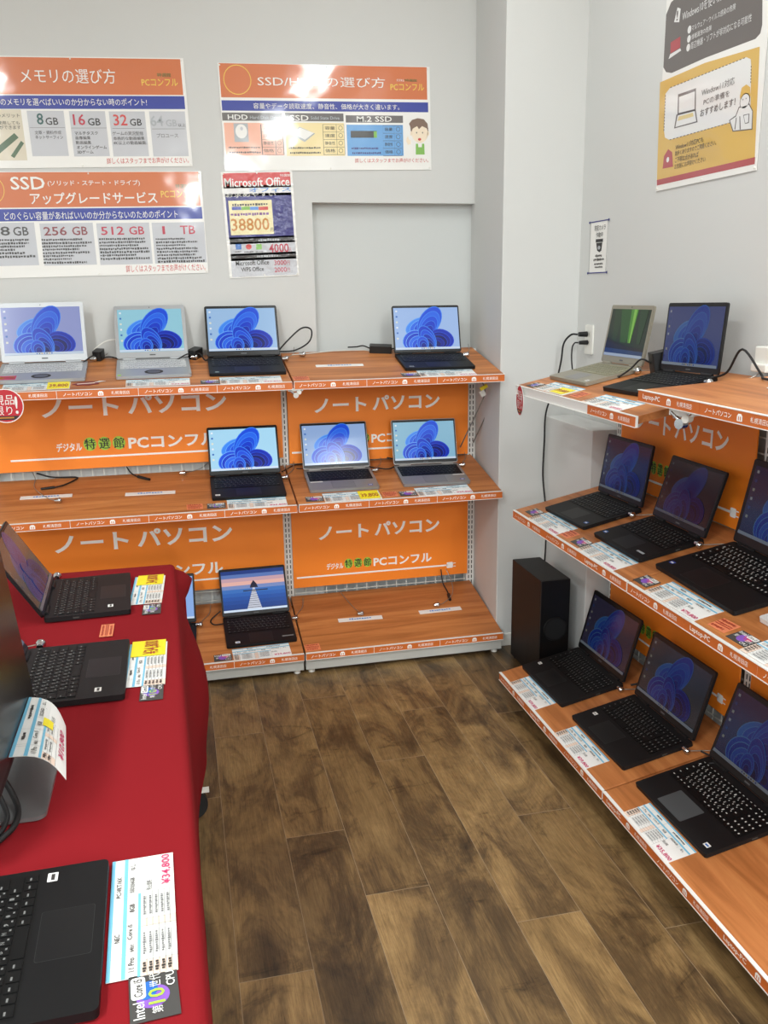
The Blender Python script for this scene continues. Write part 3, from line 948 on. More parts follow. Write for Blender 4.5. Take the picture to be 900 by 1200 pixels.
# ------------------------------------------------------------------ shelving
TL = 0.2064; TA = math.atan(TL)
JX, JY = 0.4542, 3.499            # left joint, base front
RX, RY = 1.1896, 3.1063           # far end of the right run, base front
def Mleft(u=0): return Matrix.Translation((JX+u, JY, 0))
def Mright(u=0): return Matrix.Translation((RX, RY-u, 0)) @ Matrix.Rotation(-math.pi/2, 4, 'Z')
BACK = 0.473; TLU = 0.058
def tiltM(yf, zf, a=TA): return Matrix.Translation((0, yf, zf)) @ Matrix.Rotation(a, 4, 'X')
def rail_text(b, x, kind, y, z0):
    # one 0.3 m printed insert on the front of the rail: word, little house mark, shop name; drawn in the xz plane
    M0 = b.M.copy(); b.M = M0 @ Matrix.Translation((x, y, z0)) @ Matrix.Rotation(math.pi/2, 4, 'X')
    if kind == 'jp': b.text('ノートパソコン', 0.024, 0.0085, 0.130, 0.0215, 0.0004, WHITEINK)
    else: b.text('Laptop-PC', 0.03, 0.006, 0.118, 0.023, 0.0004, WHITEINK)
    b.poly([(0.151, 0.006), (0.171, 0.006), (0.171, 0.018), (0.166, 0.023), (0.156, 0.023), (0.151, 0.018)], 0.0003, WHITEINK)
    b.rect(0.156, 0.008, 0.159, 0.017, 0.0006, RAILOR); b.rect(0.163, 0.008, 0.166, 0.017, 0.0006, RAILOR)
    b.text('札幌清田店', 0.200, 0.0085, 0.268, 0.0215, 0.0004, WHITEINK)
    b.M = M0
def shelf(root, W, yf, zf, inserts, name='shelf', x0=0.002, tl=TL):
    TA = math.atan(tl); L = (BACK-yf)/math.cos(TA)
    b = MB(); b.M = tiltM(yf, zf, TA)
    b.box(x0, W-0.002, 0.006, L, -0.022, 0, SHELF)
    sh = b.build(name, root, 0.0015)
    r = MB(); r.box(x0, W-0.002, yf-0.002, yf+0.006, zf-0.031, zf+0.0015, WHITE)
    r.box(x0, W-0.002, yf-0.005, yf-0.002, zf-0.0005, zf+0.0015, WHITE); r.box(x0, W-0.002, yf-0.005, yf-0.002, zf-0.031, zf-0.029, WHITE)
    x = W
    for k, kd in enumerate(inserts):
        xs = W-0.3*(len(inserts)-k)
        if kd is None: continue
        xe = min(xs+0.2995, W-0.003); r.box(max(xs, x0)+0.002, min(xe, W-.003), yf-0.0036, yf-0.002, zf-0.0288, zf-0.0008, RAILOR)
        if xs >= 0: rail_text(r, xs, kd, yf-0.0037, zf-0.030)
    r.build('price_rail', sh)
    for x in (x0+0.012, W-0.014):       # side brackets under the board
        k = MB(); k.M = Matrix.Translation((x, 0, 0)) @ Matrix(((0, 0, 1, 0), (1, 0, 0, 0), (0, 1, 0, 0), (0, 0, 0, 1)))
        zb = zf+tl*(BACK-yf)
        k.prism([(BACK+0.003, zb-0.025), (BACK+0.003, zb-0.085), (BACK-0.06, zb-0.09), (yf+0.12, zf-0.024+0.12*tl-0.012), (yf+0.12, zf+0.12*tl-0.0245)], 0, 0.002, WHITE); k.build('bracket', sh)
    return sh
def upright(root, x, h):
    b = MB(); b.box(x-0.02, x+0.02, BACK+0.003, BACK+0.035, 0.0, h, WHITE)
    z = 0.08
    while z < h-0.04:
        for dx in (-0.0075, 0.0075): b.box(x+dx-0.0022, x+dx+0.0022, BACK+0.0022, BACK+0.0034, z, z+0.017, SLOT)
        z += 0.0255
    b.build('upright', root)
def wire_panel(root, W, h):
    b = MB(); y = BACK+0.012
    n = int((W-0.05)/0.048); x = 0.028
    for i in range(n+1): b.box(x-0.0018, x+0.0018, y-0.0018, y+0.0018, 0.1, h, WIRE); x += (W-0.056)/n
    z = 0.11
    while z < h: b.box(0.024, W-0.024, y-0.005, y-0.0016, z-0.0018, z+0.0018, WIRE); z += 0.048
    b.build('wire_panel', root)
def bay(M, W, zs, ins, label, last=True, first=True, h=1.335, dys=(0, 0.0438, 0.0438), tls=(TL, TL, TL), py=0.014):
    r = empty('shelving_unit', M); tag(r, label, 'shelf unit')
    b = MB(); b.box(0.003, W-0.003, py, py+0.016, 0.018, zs[0]-0.022, GREYST); b.box(0.003, 0.02, py+0.016, BACK, 0.018, zs[0]-0.022, GREYST); b.box(W-0.02, W-0.003, py+0.016, BACK, 0.018, zs[0]-0.022, GREYST)
    pl = b.build('plinth', r, 0.002)
    for x in (0.03, W-0.03):
        for y in (py+0.026, BACK-0.04):
            k = MB(); k.cyl((x, y, 0), (x, y, 0.018), 0.015, 0.012, PLASTIC, 12); k.build('levelling_foot', pl)
    for z, dy, i, tl in zip(zs, dys, ins, tls): shelf(r, W, dy, z, i, 'base_shelf' if dy == 0 else 'shelf', tl=tl)
    if first: upright(r, 0.0, h)
    if last: upright(r, W, h)
    wire_panel(r, W, h-0.02)
    return r
J4 = ['jp']*4
ZL = (0.0999, 0.7451, 1.2534); ZR = (0.0999, 0.7731, 1.2537)
bay(Mleft(0), 0.9, ZL, (J4[:3], J4[:3], J4[:3]), 'brown shelf unit on the back wall, right of the joint, its base shelf without laptops', first=True)
bay(Mleft(-1.253), 1.25, ZL, (['jp']*5,)*3, 'brown shelf unit on the back wall, left of the joint, partly behind the table', last=False)
bay(Mright(0), 0.9, ZR, (['jp', 'en', 'jp'], ['jp', 'jp', 'en'], [None, None, 'jp']), 'far shelf unit of the right-hand wall, its top rail half empty white', py=0.19)
bay(Mright(0.903), 0.9, (0.0999, 0.7731, 1.329), (['en', 'jp', 'en'], ['jp', 'en', 'jp'], ['en', 'jp', 'en']), 'near shelf unit of the right-hand wall, top shelf raised a step above its neighbour', first=False, h=1.345, tls=(TL, TL, TLU), py=0.19)

# ------------------------------------------------------------------ orange sign boards on the wire panels
def sign(M, W, H, sx, sz, label):
    b = MB(); b.box(0, W, 0, 0.005, 0, H, ORANGE); b.M = Matrix.Translation((0, -0.0004, 0)) @ Matrix.Rotation(math.pi/2, 4, 'X')
    c = W/2-0.007*sx
    def X(x): return c+(x-0.90)*sx
    def t(s, x0, x1, z0, h, mt): b.text(s, X(x0), z0, X(x1), z0+h*sz, 0.0008, mt, True)
    t('ノート', 0.602, 0.8435, 0.227, 0.066, WHITEINK); t('パソコン', 0.872, 1.194, 0.227, 0.070, WHITEINK)
    t('デジタル', 0.636, 0.716, 0.078, 0.032, WHITEINK)
    for x, ch in ((0.742, '特'), (0.788, '選'), (0.834, '館')):
        b.ell(X(x), 0.076+0.025*sz, 0.0205*sx, 0.0245*sz, 0, 0.0004, ink('lime'))
        for q in (-0.0009, 0.0009): b.text(ch, X(x-0.0165)+q, 0.076+0.006*sz, X(x+0.0165)+q, 0.076+0.044*sz, 0.0008+q*0.1, ink('black'))
    t('PCコンフル', 0.864, 1.155, 0.076, 0.045, WHITEINK)
    b.rect(X(0.4915), 0.046, X(1.236), 0.054, 0.0005, WHITEINK)
    x = X(1.236); b.rrect(x-0.004, 0.035, x+0.028*sx, 0.065, 0.006, 0.0005, WHITEINK)
    b.rect(x+0.026*sx, 0.040, x+0.042*sx, 0.044, 0.0005, WHITEINK); b.rect(x+0.026*sx, 0.056, x+0.042*sx, 0.060, 0.0005, WHITEINK)
    o = b.build('sign_board'); o.matrix_world = M; return tag(o, label, 'sign')
SY = 0.4605
def at(Mb, x, z): return Mb @ Matrix.Translation((x, SY, z))
sign(at(Mleft(0), 0.022, 0.841), 0.855, 0.40, 1, 1, 'orange sign board between top and middle shelf, right of the back wall joint')
sign(at(Mleft(0), 0.018, 0.24), 0.862, 0.405, 1, 1, 'orange sign board above the empty base shelf, its white plug mark in view')
sign(at(Mleft(-1.253), 0.012, 0.872), 1.235, 0.40, 1.31, 1.2, 'wide orange sign board above the loose cables, round red tag at its left')
sign(at(Mleft(-1.253), 0.012, 0.272), 1.22, 0.40, 1.31, 1.2, 'wide orange notebook sign board just behind the red table')
sign(at(Mright(0), 0.045, 0.870), 0.815, 0.40, 0.95, 1, 'orange sign board behind the right-hand middle shelf laptops, shiny clip in front')
sign(at(Mright(0), 0.022, 0.25), 0.855, 0.40, 1, 1, 'orange sign board behind the far laptops of the right-hand base shelf')
sign(at(Mright(0.903), 0.03, 0.25), 0.85, 0.40, 1, 1, 'orange sign board at the right photo edge, above the nearest base laptop')

# ------------------------------------------------------------------ posters
def poster(ops, x0, z0, x1, z1, slope, xref, label, pins=True, wallx=None, gloss=1):
    b = MB(); cx, cz = (x0+x1)/2, (z0+z1)/2; w, h = x1-x0, z1-z0
    n = 14; vs = []; fs = []
    b.box(-w/2, w/2, -h/2, h/2, -0.0022, 0.0, ink('white', gloss))
    print_ops(b, ops, cx, cz, 0.00022, gloss)
    if pins:
        for px in (-w/2+0.008, 0.0, w/2-0.008):
            for pz in (-h/2+0.008, h/2-0.008): b.cyl((px, pz, 0), (px, pz, 0.003), 0.0035, 0.0025, PLASTIC, 8)
    o = b.build('poster')
    if wallx is None: o.matrix_world = Matrix.Translation((xref, YW-0.0035, 0)) @ Matrix.Rotation(-math.atan(slope), 4, 'Y') @ Matrix.Translation((cx-xref, 0, cz)) @ Matrix.Rotation(math.pi/2, 4, 'X')
    else: o.matrix_world = Matrix.Translation((wallx-0.0035, -cx, cz)) @ Matrix.Rotation(-math.pi/2, 4, 'Z') @ Matrix.Rotation(math.pi/2, 4, 'X')
    return tag(o, label, 'poster')
poster(MEM, -0.70, 2.123, 0.184, 2.537, 0.0268, 0.1824, 'orange and blue memory guide poster, top left on the back wall')
poster(SSD, -0.715, 1.690, 0.193, 2.103, 0.0166, 0.1856, 'orange drive upgrade poster with four capacity columns, under the memory guide')
poster(HDD, 0.303, 2.124, 1.212, 2.543, 0.02, 1.2023, 'orange poster with a man in a green apron, top right on the back wall')
poster(OFF, 0.310, 1.676, 0.615, 2.112, 0.0331, 0.613, 'small portrait price poster with red header and navy middle, left of the wall recess', gloss=2)
poster(RPO, -2.990, 1.930, -2.425, 2.72, 0, 0, 'grey and yellow upgrade notice poster high on the right-hand wall', wallx=XW)
b = MB(); TGW = ink('white')
cx, cz = -3.42, 1.762
b.box(-0.075, 0.075, -0.1, 0.1, -0.0012, 0, TGW)
for s in (-1, 1):
    b.rect(-0.088, s*0.1-0.002, 0.085, s*0.1+0.002, 0.0016, ink('navy')); b.rect(s*0.0755-0.0012, -0.1, s*0.0755+0.0012, 0.1, 0.0016, ink('line'))
    for q in (-1, 1): b.ell(s*0.084, q*0.1, 0.006, 0.005, 0, 0.002, ink('navy'))
print_ops(b, TAG, cx, cz, 0.0003, False)
o = b.build('camera_notice'); o.matrix_world = Matrix.Translation((XW-0.0015, 3.42, 1.762)) @ Matrix.Rotation(-math.pi/2, 4, 'Z') @ Matrix.Rotation(math.pi/2, 4, 'X')
tag(o, 'small white camera notice taped with blue corners on the right-hand wall', 'notice')
b = MB()
def disc_tag(M, r, label):
    b = MB(); b.prism([(r*math.cos(2*math.pi*i/32), r*math.sin(2*math.pi*i/32)) for i in range(32)], -0.0012, 0, ink('paper'))
    b.ell(0, 0, r*0.95, r*0.95, 0, 0.0003, ink('redtag'), 32)
    b.text('現品', -r*0.62, r*0.05, r*0.5, r*0.62, 0.0008, ink('white')); b.text('限り', -r*0.62, -r*0.55, r*0.35, -r*0.02, 0.0008, ink('white')); b.text('!', r*0.52, -r*0.5, r*0.68, r*0.55, 0.0008, ink('white'))
    b.poly([(-r*0.72, -r*0.6), (r*0.72, -r*0.6), (r*0.45, -r*0.83), (-r*0.45, -r*0.83)], 0.0006, ink('black')); b.rect(-r*0.4, -r*0.74, r*0.4, -r*0.66, 0.001, ink('goldb'))
    o = b.build('hanging_tag'); o.matrix_world = M; return tag(o, label, 'tag')
disc_tag(Matrix.Translation((-0.632, 3.535, 1.205)) @ Matrix.Rotation(math.pi/2, 4, 'X'), 0.064, 'round red tag hanging from the shelf rail at the left photo edge')
disc_tag(Matrix.Translation((1.2265, 3.052, 1.203)) @ Matrix.Rotation(-math.pi/2-0.15, 4, 'Z') @ Matrix.Rotation(math.pi/2, 4, 'X'), 0.056, 'round red tag hanging at the far corner of the right-hand top shelf')
# ------------------------------------------------------------------ places on the shelves and the table
TZ = 0.78
def F(s):       # frame lying on a surface: x along the front edge, y towards the back, z off the surface
    if s[0] == 'L':
        yf, zf = {'t': (0.0438, ZL[2]), 'm': (0.0438, ZL[1]), 'b': (0, ZL[0])}[s[1]]; return Matrix.Translation((0, JY, 0)) @ tiltM(yf, zf)
    if s[0] == 'R':
        yf, zf = {'t': (0.0438, ZR[2]), 'm': (0.0438, ZR[1]), 'b': (0, ZR[0]), 'u': (0.0438, 1.329)}[s[1]]; return Mright() @ tiltM(yf, zf, math.atan(TLU) if s[1] == 'u' else TA)
    return Matrix.Translation((0, 0, TZ+0.0035)) @ Matrix.Rotation(math.pi/2, 4, 'Z')
def on(s, u, v, rot=0, lift=0.0): return F(s) @ Matrix.Translation((u, v, lift)) @ Matrix.Rotation(math.radians(rot), 4, 'Z')

# ------------------------------------------------------------------ laptops
def scr(c, e): return mat('screen_%d_%d_%d_%d' % (c[0], c[1], c[2], e*100), c, 0.16, emit=e)
def wallpaper(b, kind, w, h, e, bg):
    # screen centre at origin; picture inside w x h
    z = 0.00012
    if kind in ('bloom',):
        b.rect(-w/2, -h/2, w/2, h/2, z, scr(bg, e))
        P = [(28, 80, 222), (64, 140, 246), (14, 46, 178), (110, 176, 252), (20, 62, 204), (10, 30, 146), (8, 20, 104), (40, 104, 236)]
        ym = -0.455*h; k = 0
        def lobe(cx, cy, rx, ry, rot, n, dx, dy, edge, cols):
            # a fan of folded ribbons: each a pale rim with a deep body just inside it, sliding towards the fold
            nonlocal k
            for i in range(n):
                q = 1-i/(n+0.8)
                for g, c in ((0.016, edge), (0.0, cols[i % len(cols)])):
                    k += 1; b.ell((cx+dx*i)*h, (cy+dy*i)*h, rx*h*q+g*h*q, ry*h*q+g*h*q, rot, z*(1+k*0.35), scr(P[c], e), 22, ym)
        lobe(-0.26, 0.06, 0.28, 0.15, 0.55, 4, 0.05, -0.01, 3, [1, 7, 0, 4])
        lobe(0.08, 0.16, 0.40, 0.24, 0.95, 6, -0.012, -0.06, 1, [0, 7, 0, 4, 2, 5])
        lobe(-0.34, -0.27, 0.27, 0.21, 0.5, 6, 0.035, -0.035, 3, [0, 4, 7, 0, 2, 5])
        lobe(0.36, -0.25, 0.29, 0.21, -0.35, 5, -0.03, -0.03, 0, [2, 5, 6, 5, 6])
        lobe(0.0, -0.22, 0.17, 0.30, 0.5, 5, 0.015, -0.05, 1, [4, 0, 2, 5, 6])
        lobe(-0.12, -0.36, 0.13, 0.16, 0.2, 3, 0.01, -0.03, 1, [0, 2, 5])
        b.rect(-w/2, -h/2, w/2, -0.452*h, z*26, scr((206, 222, 240), e))
        for i in range(7): b.rect((-0.16+0.05*i)*h, -0.487*h, (-0.135+0.05*i)*h, -0.465*h, z*27, scr([(30, 90, 200), (60, 60, 70), (230, 180, 60)][i % 3], e))
        for i in range(6): b.rect(-w/2+0.03*w, (0.40-0.13*i)*h, -w/2+0.058*w, (0.44-0.13*i)*h, z*3, scr([(235, 240, 245), (60, 110, 190), (230, 230, 210)][i % 3], e))
    elif kind == 'plain': b.rect(-w/2, -h/2, w/2, h/2, z, scr(bg, e)); b.rect(-w/2, -h/2, w/2, -0.455*h, z*2, scr((206, 222, 240), e))
    elif kind == 'pier':
        rows = [(40, 66, 130), (92, 120, 180), (196, 160, 170), (226, 176, 166), (120, 140, 190), (60, 112, 186), (44, 96, 176), (34, 82, 162), (30, 74, 150), (26, 66, 140), (28, 62, 130)]
        for i, c in enumerate(rows): b.rect(-w/2, h/2-h*(i+1)/11, w/2, h/2-h*i/11, z, scr(c, e))
        wd = scr((196, 200, 214), e); dk = scr((40, 44, 60), e)
        b.poly([(-0.13*w, -0.45*h), (0.10*w, -0.45*h), (0.015*w, 0.06*h), (-0.015*w, 0.06*h)], z*2, wd)
        for i in range(9): b.rect(-0.12*w+i*0.009*w, (-0.42+i*0.052)*h, 0.09*w-i*0.008*w, (-0.41+i*0.052)*h, z*3, dk)
        b.poly([(-0.06*w, 0.06*h), (0.07*w, 0.06*h), (0.05*w, 0.15*h), (0.005*w, 0.24*h), (-0.04*w, 0.15*h)], z*2, dk)
        b.rect(-0.17*w, -0.02*h, 0.22*w, 0.005*h, z*4, dk)
        b.rect(-w/2, -h/2, w/2, -0.45*h, z*5, scr((206, 222, 240), e))
    elif kind == 'aurora':
        b.rect(-w/2, -h/2, w/2, h/2, z, scr((14, 40, 16), e))
        for i, (x, hw, c) in enumerate([(-0.3, 0.12, (22, 60, 20)), (-0.05, 0.2, (34, 92, 24)), (0.1, 0.09, (84, 160, 40)), (0.12, 0.035, (150, 216, 84)), (0.34, 0.1, (26, 66, 24))]):
            b.poly([((x-hw*0.4)*w, -0.2*h), ((x+hw*0.4)*w, -0.2*h), ((x+hw)*w, 0.5*h), ((x-hw)*w, 0.5*h)], z*(2+i), scr(c, e))
        b.poly([(-w/2, -0.12*h), (-0.2*w, -0.22*h), (0.1*w, -0.28*h), (w/2, -0.30*h), (w/2, -0.36*h), (-w/2, -0.34*h)], z*8, scr((30, 20, 16), e))
        b.rect(-w/2, -0.44*h, w/2, -0.30*h, z*7, scr((44, 66, 110), e)); b.rect(-w/2, -h/2, w/2, -0.44*h, z*9, scr((190, 205, 225), e))
KROWS = ['1234567890-^¥', 'QWERTYUIOP@[', 'ASDFGHJKL;:]', 'ZXCVBNM,./_']
def keyboard(b, x0, x1, y0, y1, kc, lc, num=False, legend=True):
    # key caps in six rows between y0 (front) and y1 (back)
    W = x1-x0; H = y1-y0; rows = [1.0]*5+[0.62]; tot = sum(rows); y = y0
    main = W*(0.80 if num else 1.0); p = main/15.2; g = p*0.09
    for ri, rh in enumerate(rows):
        hh = H*rh/tot; yy0, yy1 = y+g, y+hh-g; y += hh
        if ri == 0: ws = [1.2, 1, 1, 1.2, 1.1, 3.6, 1.1, 1.1, 1, 1, 1, 0.95]
        elif ri == 1: ws = [2.1]+[1]*11+[2.1]
        elif ri == 2: ws = [1.7]+[1]*12+[1.5]
        elif ri == 3: ws = [1.4]+[1]*12+[1.8]
        elif ri == 4: ws = [1]*15+[0.2]
        else: ws = [0.98]*15+[0.5]
        k = 15.2/sum(ws); x = x0; s = KROWS[4-ri] if 1 <= ri <= 4 else ''; first = 0 if ri == 4 else 1
        for i, kw in enumerate(ws):
            xe = x+kw*p*k
            if kw > 0.4: b.box(x+g, xe-g, yy0, yy1, 0.0004, 0.0016, kc)
            j = i-first
            if legend and kw > 0.4 and kw < 3:
                if 0 <= j < len(s) and i >= first:
                    b.text(s[j], x+g+p*0.13, yy0+hh*0.42, x+g+p*0.40, yy0+hh*0.75, 0.0018, lc)
                    b.rect(x+g+p*0.5, yy0+hh*0.16, x+g+p*0.70, yy0+hh*0.30, 0.0018, lc)
                else: b.rect(x+g+p*0.14, yy0+hh*0.45, x+g+p*0.5, yy0+hh*0.58, 0.0018, lc)
            x = xe
        if num:
            np_ = (W-main-p*0.25)/4
            for i in range(4):
                xa = x0+main+p*0.25+i*np_; b.box(xa+g, xa+np_-g, yy0, yy1, 0.0004, 0.0016, kc)
                if legend: b.rect(xa+np_*0.2, yy0+hh*0.4, xa+np_*0.5, yy0+hh*0.62, 0.0018, lc)
LB = mat('laptop_black', (17, 17, 18), 0.5, spec=0.3); LB2 = mat('laptop_soft_black', (21, 20, 21), 0.55, spec=0.3); LG = mat('laptop_grey', (150, 147, 144), 0.4, 0.35)
LS = mat('laptop_silver', (172, 174, 176), 0.38, 0.35); LT = mat('laptop_titanium', (150, 144, 128), 0.4, 0.3); LW = mat('laptop_white', (226, 226, 224), 0.35)
KB = mat('key_black', (12, 12, 12), 0.5, spec=0.3); KS = mat('key_silver', (204, 205, 204), 0.45); KT = mat('key_olive', (140, 136, 112), 0.45)
LEG = mat('key_legend', (112, 112, 110), 0.6); LEGB = mat('key_legend_bright', (206, 206, 202), 0.6); LEGD = mat('key_legend_dark', (90, 90, 92), 0.6)
BEZ = mat('bezel_black', (14, 14, 15), 0.35); PADB = mat('touchpad_black', (24, 24, 25), 0.4, spec=0.3); PADG = mat('touchpad_grey', (128, 126, 124), 0.35); PADE = mat('touchpad_edge', (48, 48, 48), 0.4)
DECK_T = 0.014
def laptop(M, w, d, L, ang, label, body=LB, lid=None, bez=BEZ, keys=KB, leg=LEG, pad='square', scr_kind='bloom', padm=None, e=0.8, bg=(168, 200, 232), num=False, legend=True, sticker=None, bz=(0.008, 0.012, 0.02), open_lid=True, logo=None, marks=()):
    r = empty('laptop', M); tag(r, label, 'laptop', 'laptops on show')
    lid = lid or body; t = DECK_T
    b = MB(); b.prism(rr(-w/2, 0, w/2, d, 0.008), 0.0015, t, body, True)
    for x in (-w*0.4, w*0.4):
        for y in (0.02, d-0.02): b.cyl((x, y, 0), (x, y, 0.0016), 0.006, 0.006, RUBBER, 10)
    b.box(w/2-0.0004, w/2+0.0004, d*0.55, d*0.62, 0.005, 0.009, SLOT); b.box(-w/2-0.0004, -w/2+0.0004, d*0.6, d*0.67, 0.005, 0.009, SLOT)
    base = b.build('base', r, 0.0022)
    kx = w*0.455; ky0, ky1 = d*0.42, d*0.90
    k = MB(); k.M = Matrix.Translation((0, 0, t)); k.rrect(-kx-0.002, ky0-0.002, kx+0.002, ky1+0.002, 0.003, 0.0002, keys if keys is not KS else LS)
    keyboard(k, -kx, kx, ky0, ky1, keys, leg, num, legend); k.build('keyboard', base)
    k = MB(); k.M = Matrix.Translation((0, 0, t)); px = -w*0.06 if num else 0
    pm = padm or (PADG if body in (LG, LS, LT) else PADB)
    if pad == 'round':
        k.ell(px, d*0.20, 0.037, 0.030, 0, 0.0004, SLOT, 28); k.ell(px, d*0.20, 0.026, 0.021, 0, 0.0008, mat('round_pad_face', (88, 88, 88), 0.4), 28)
    else:
        k.rrect(px-w*0.165, d*0.06, px+w*0.165, d*0.37, 0.004, 0.0002, PADE); k.rrect(px-w*0.165+0.0006, d*0.06+0.0006, px+w*0.165-0.0006, d*0.37-0.0006, 0.004, 0.0004, pm)
    k.build('touchpad', base)
    if sticker:
        sx, sy, c1, c2 = sticker; k = MB(); k.M = Matrix.Translation((sx*w, sy*d, t)); k.rrect(-0.010, -0.007, 0.010, 0.007, 0.001, 0.0003, c1); k.rect(-0.007, -0.003, 0.007, 0.002, 0.0005, c2); k.build('sticker', base)
    for (mx, my, mw_, mh, c) in marks:
        k = MB(); k.M = Matrix.Translation((mx*w, my*d, t)); k.rrect(0, 0, mw_, mh, 0.001, 0.0004, c); k.build('sticker', base)
    for x in (-w*0.33, w*0.33):
        k = MB(); k.cyl((x-w*0.09, d-0.004, t+0.001), (x+w*0.09, d-0.004, t+0.001), 0.0055, 0.0055, lid, 12); k.build('hinge', base)
    if open_lid:
        # lid frame: y up the lid, z out of the screen towards the user
        yv = Vector((0, -math.cos(ang), math.sin(ang))); zv = Vector((0, -math.sin(ang), -math.cos(ang))); xv = Vector((1, 0, 0))
        Lm = Matrix((xv, yv, zv)).transposed().to_4x4(); Lm.translation = Vector((0, d-0.003, t+0.002))
        b = MB(); b.M = Lm; b.prism(rr(-w/2, 0.002, w/2, L, 0.008), -0.0075, 0.0, lid, True); lo = b.build('lid', r, 0.0016)
        sd, tp, bt = bz
        k = MB(); k.M = Lm
        k.rrect(-w/2+0.0025, 0.006, w/2-0.0025, L-0.0025, 0.006, 0.0004, bez); k.build('bezel', lo)
        k = MB(); sw, sh = w-2*sd, L-tp-bt; k.M = Lm @ Matrix.Translation((0, bt+sh/2, 0.0006)); wallpaper(k, scr_kind, sw, sh, e, bg); k.build('screen', lo)
        k = MB(); k.M = Lm; k.cyl((0, L-tp*0.5, 0.0004), (0, L-tp*0.5, 0.0012), 0.002, 0.002, SLOT, 10); k.build('webcam', lo)
        k = MB(); k.M = Lm; k.rect(-0.012, bt*0.42, 0.012, bt*0.6, 0.0007, LEGD); k.build('maker_mark', lo)
    return r
R = math.radians
WS = ink('white'); BS = ink('skyd')
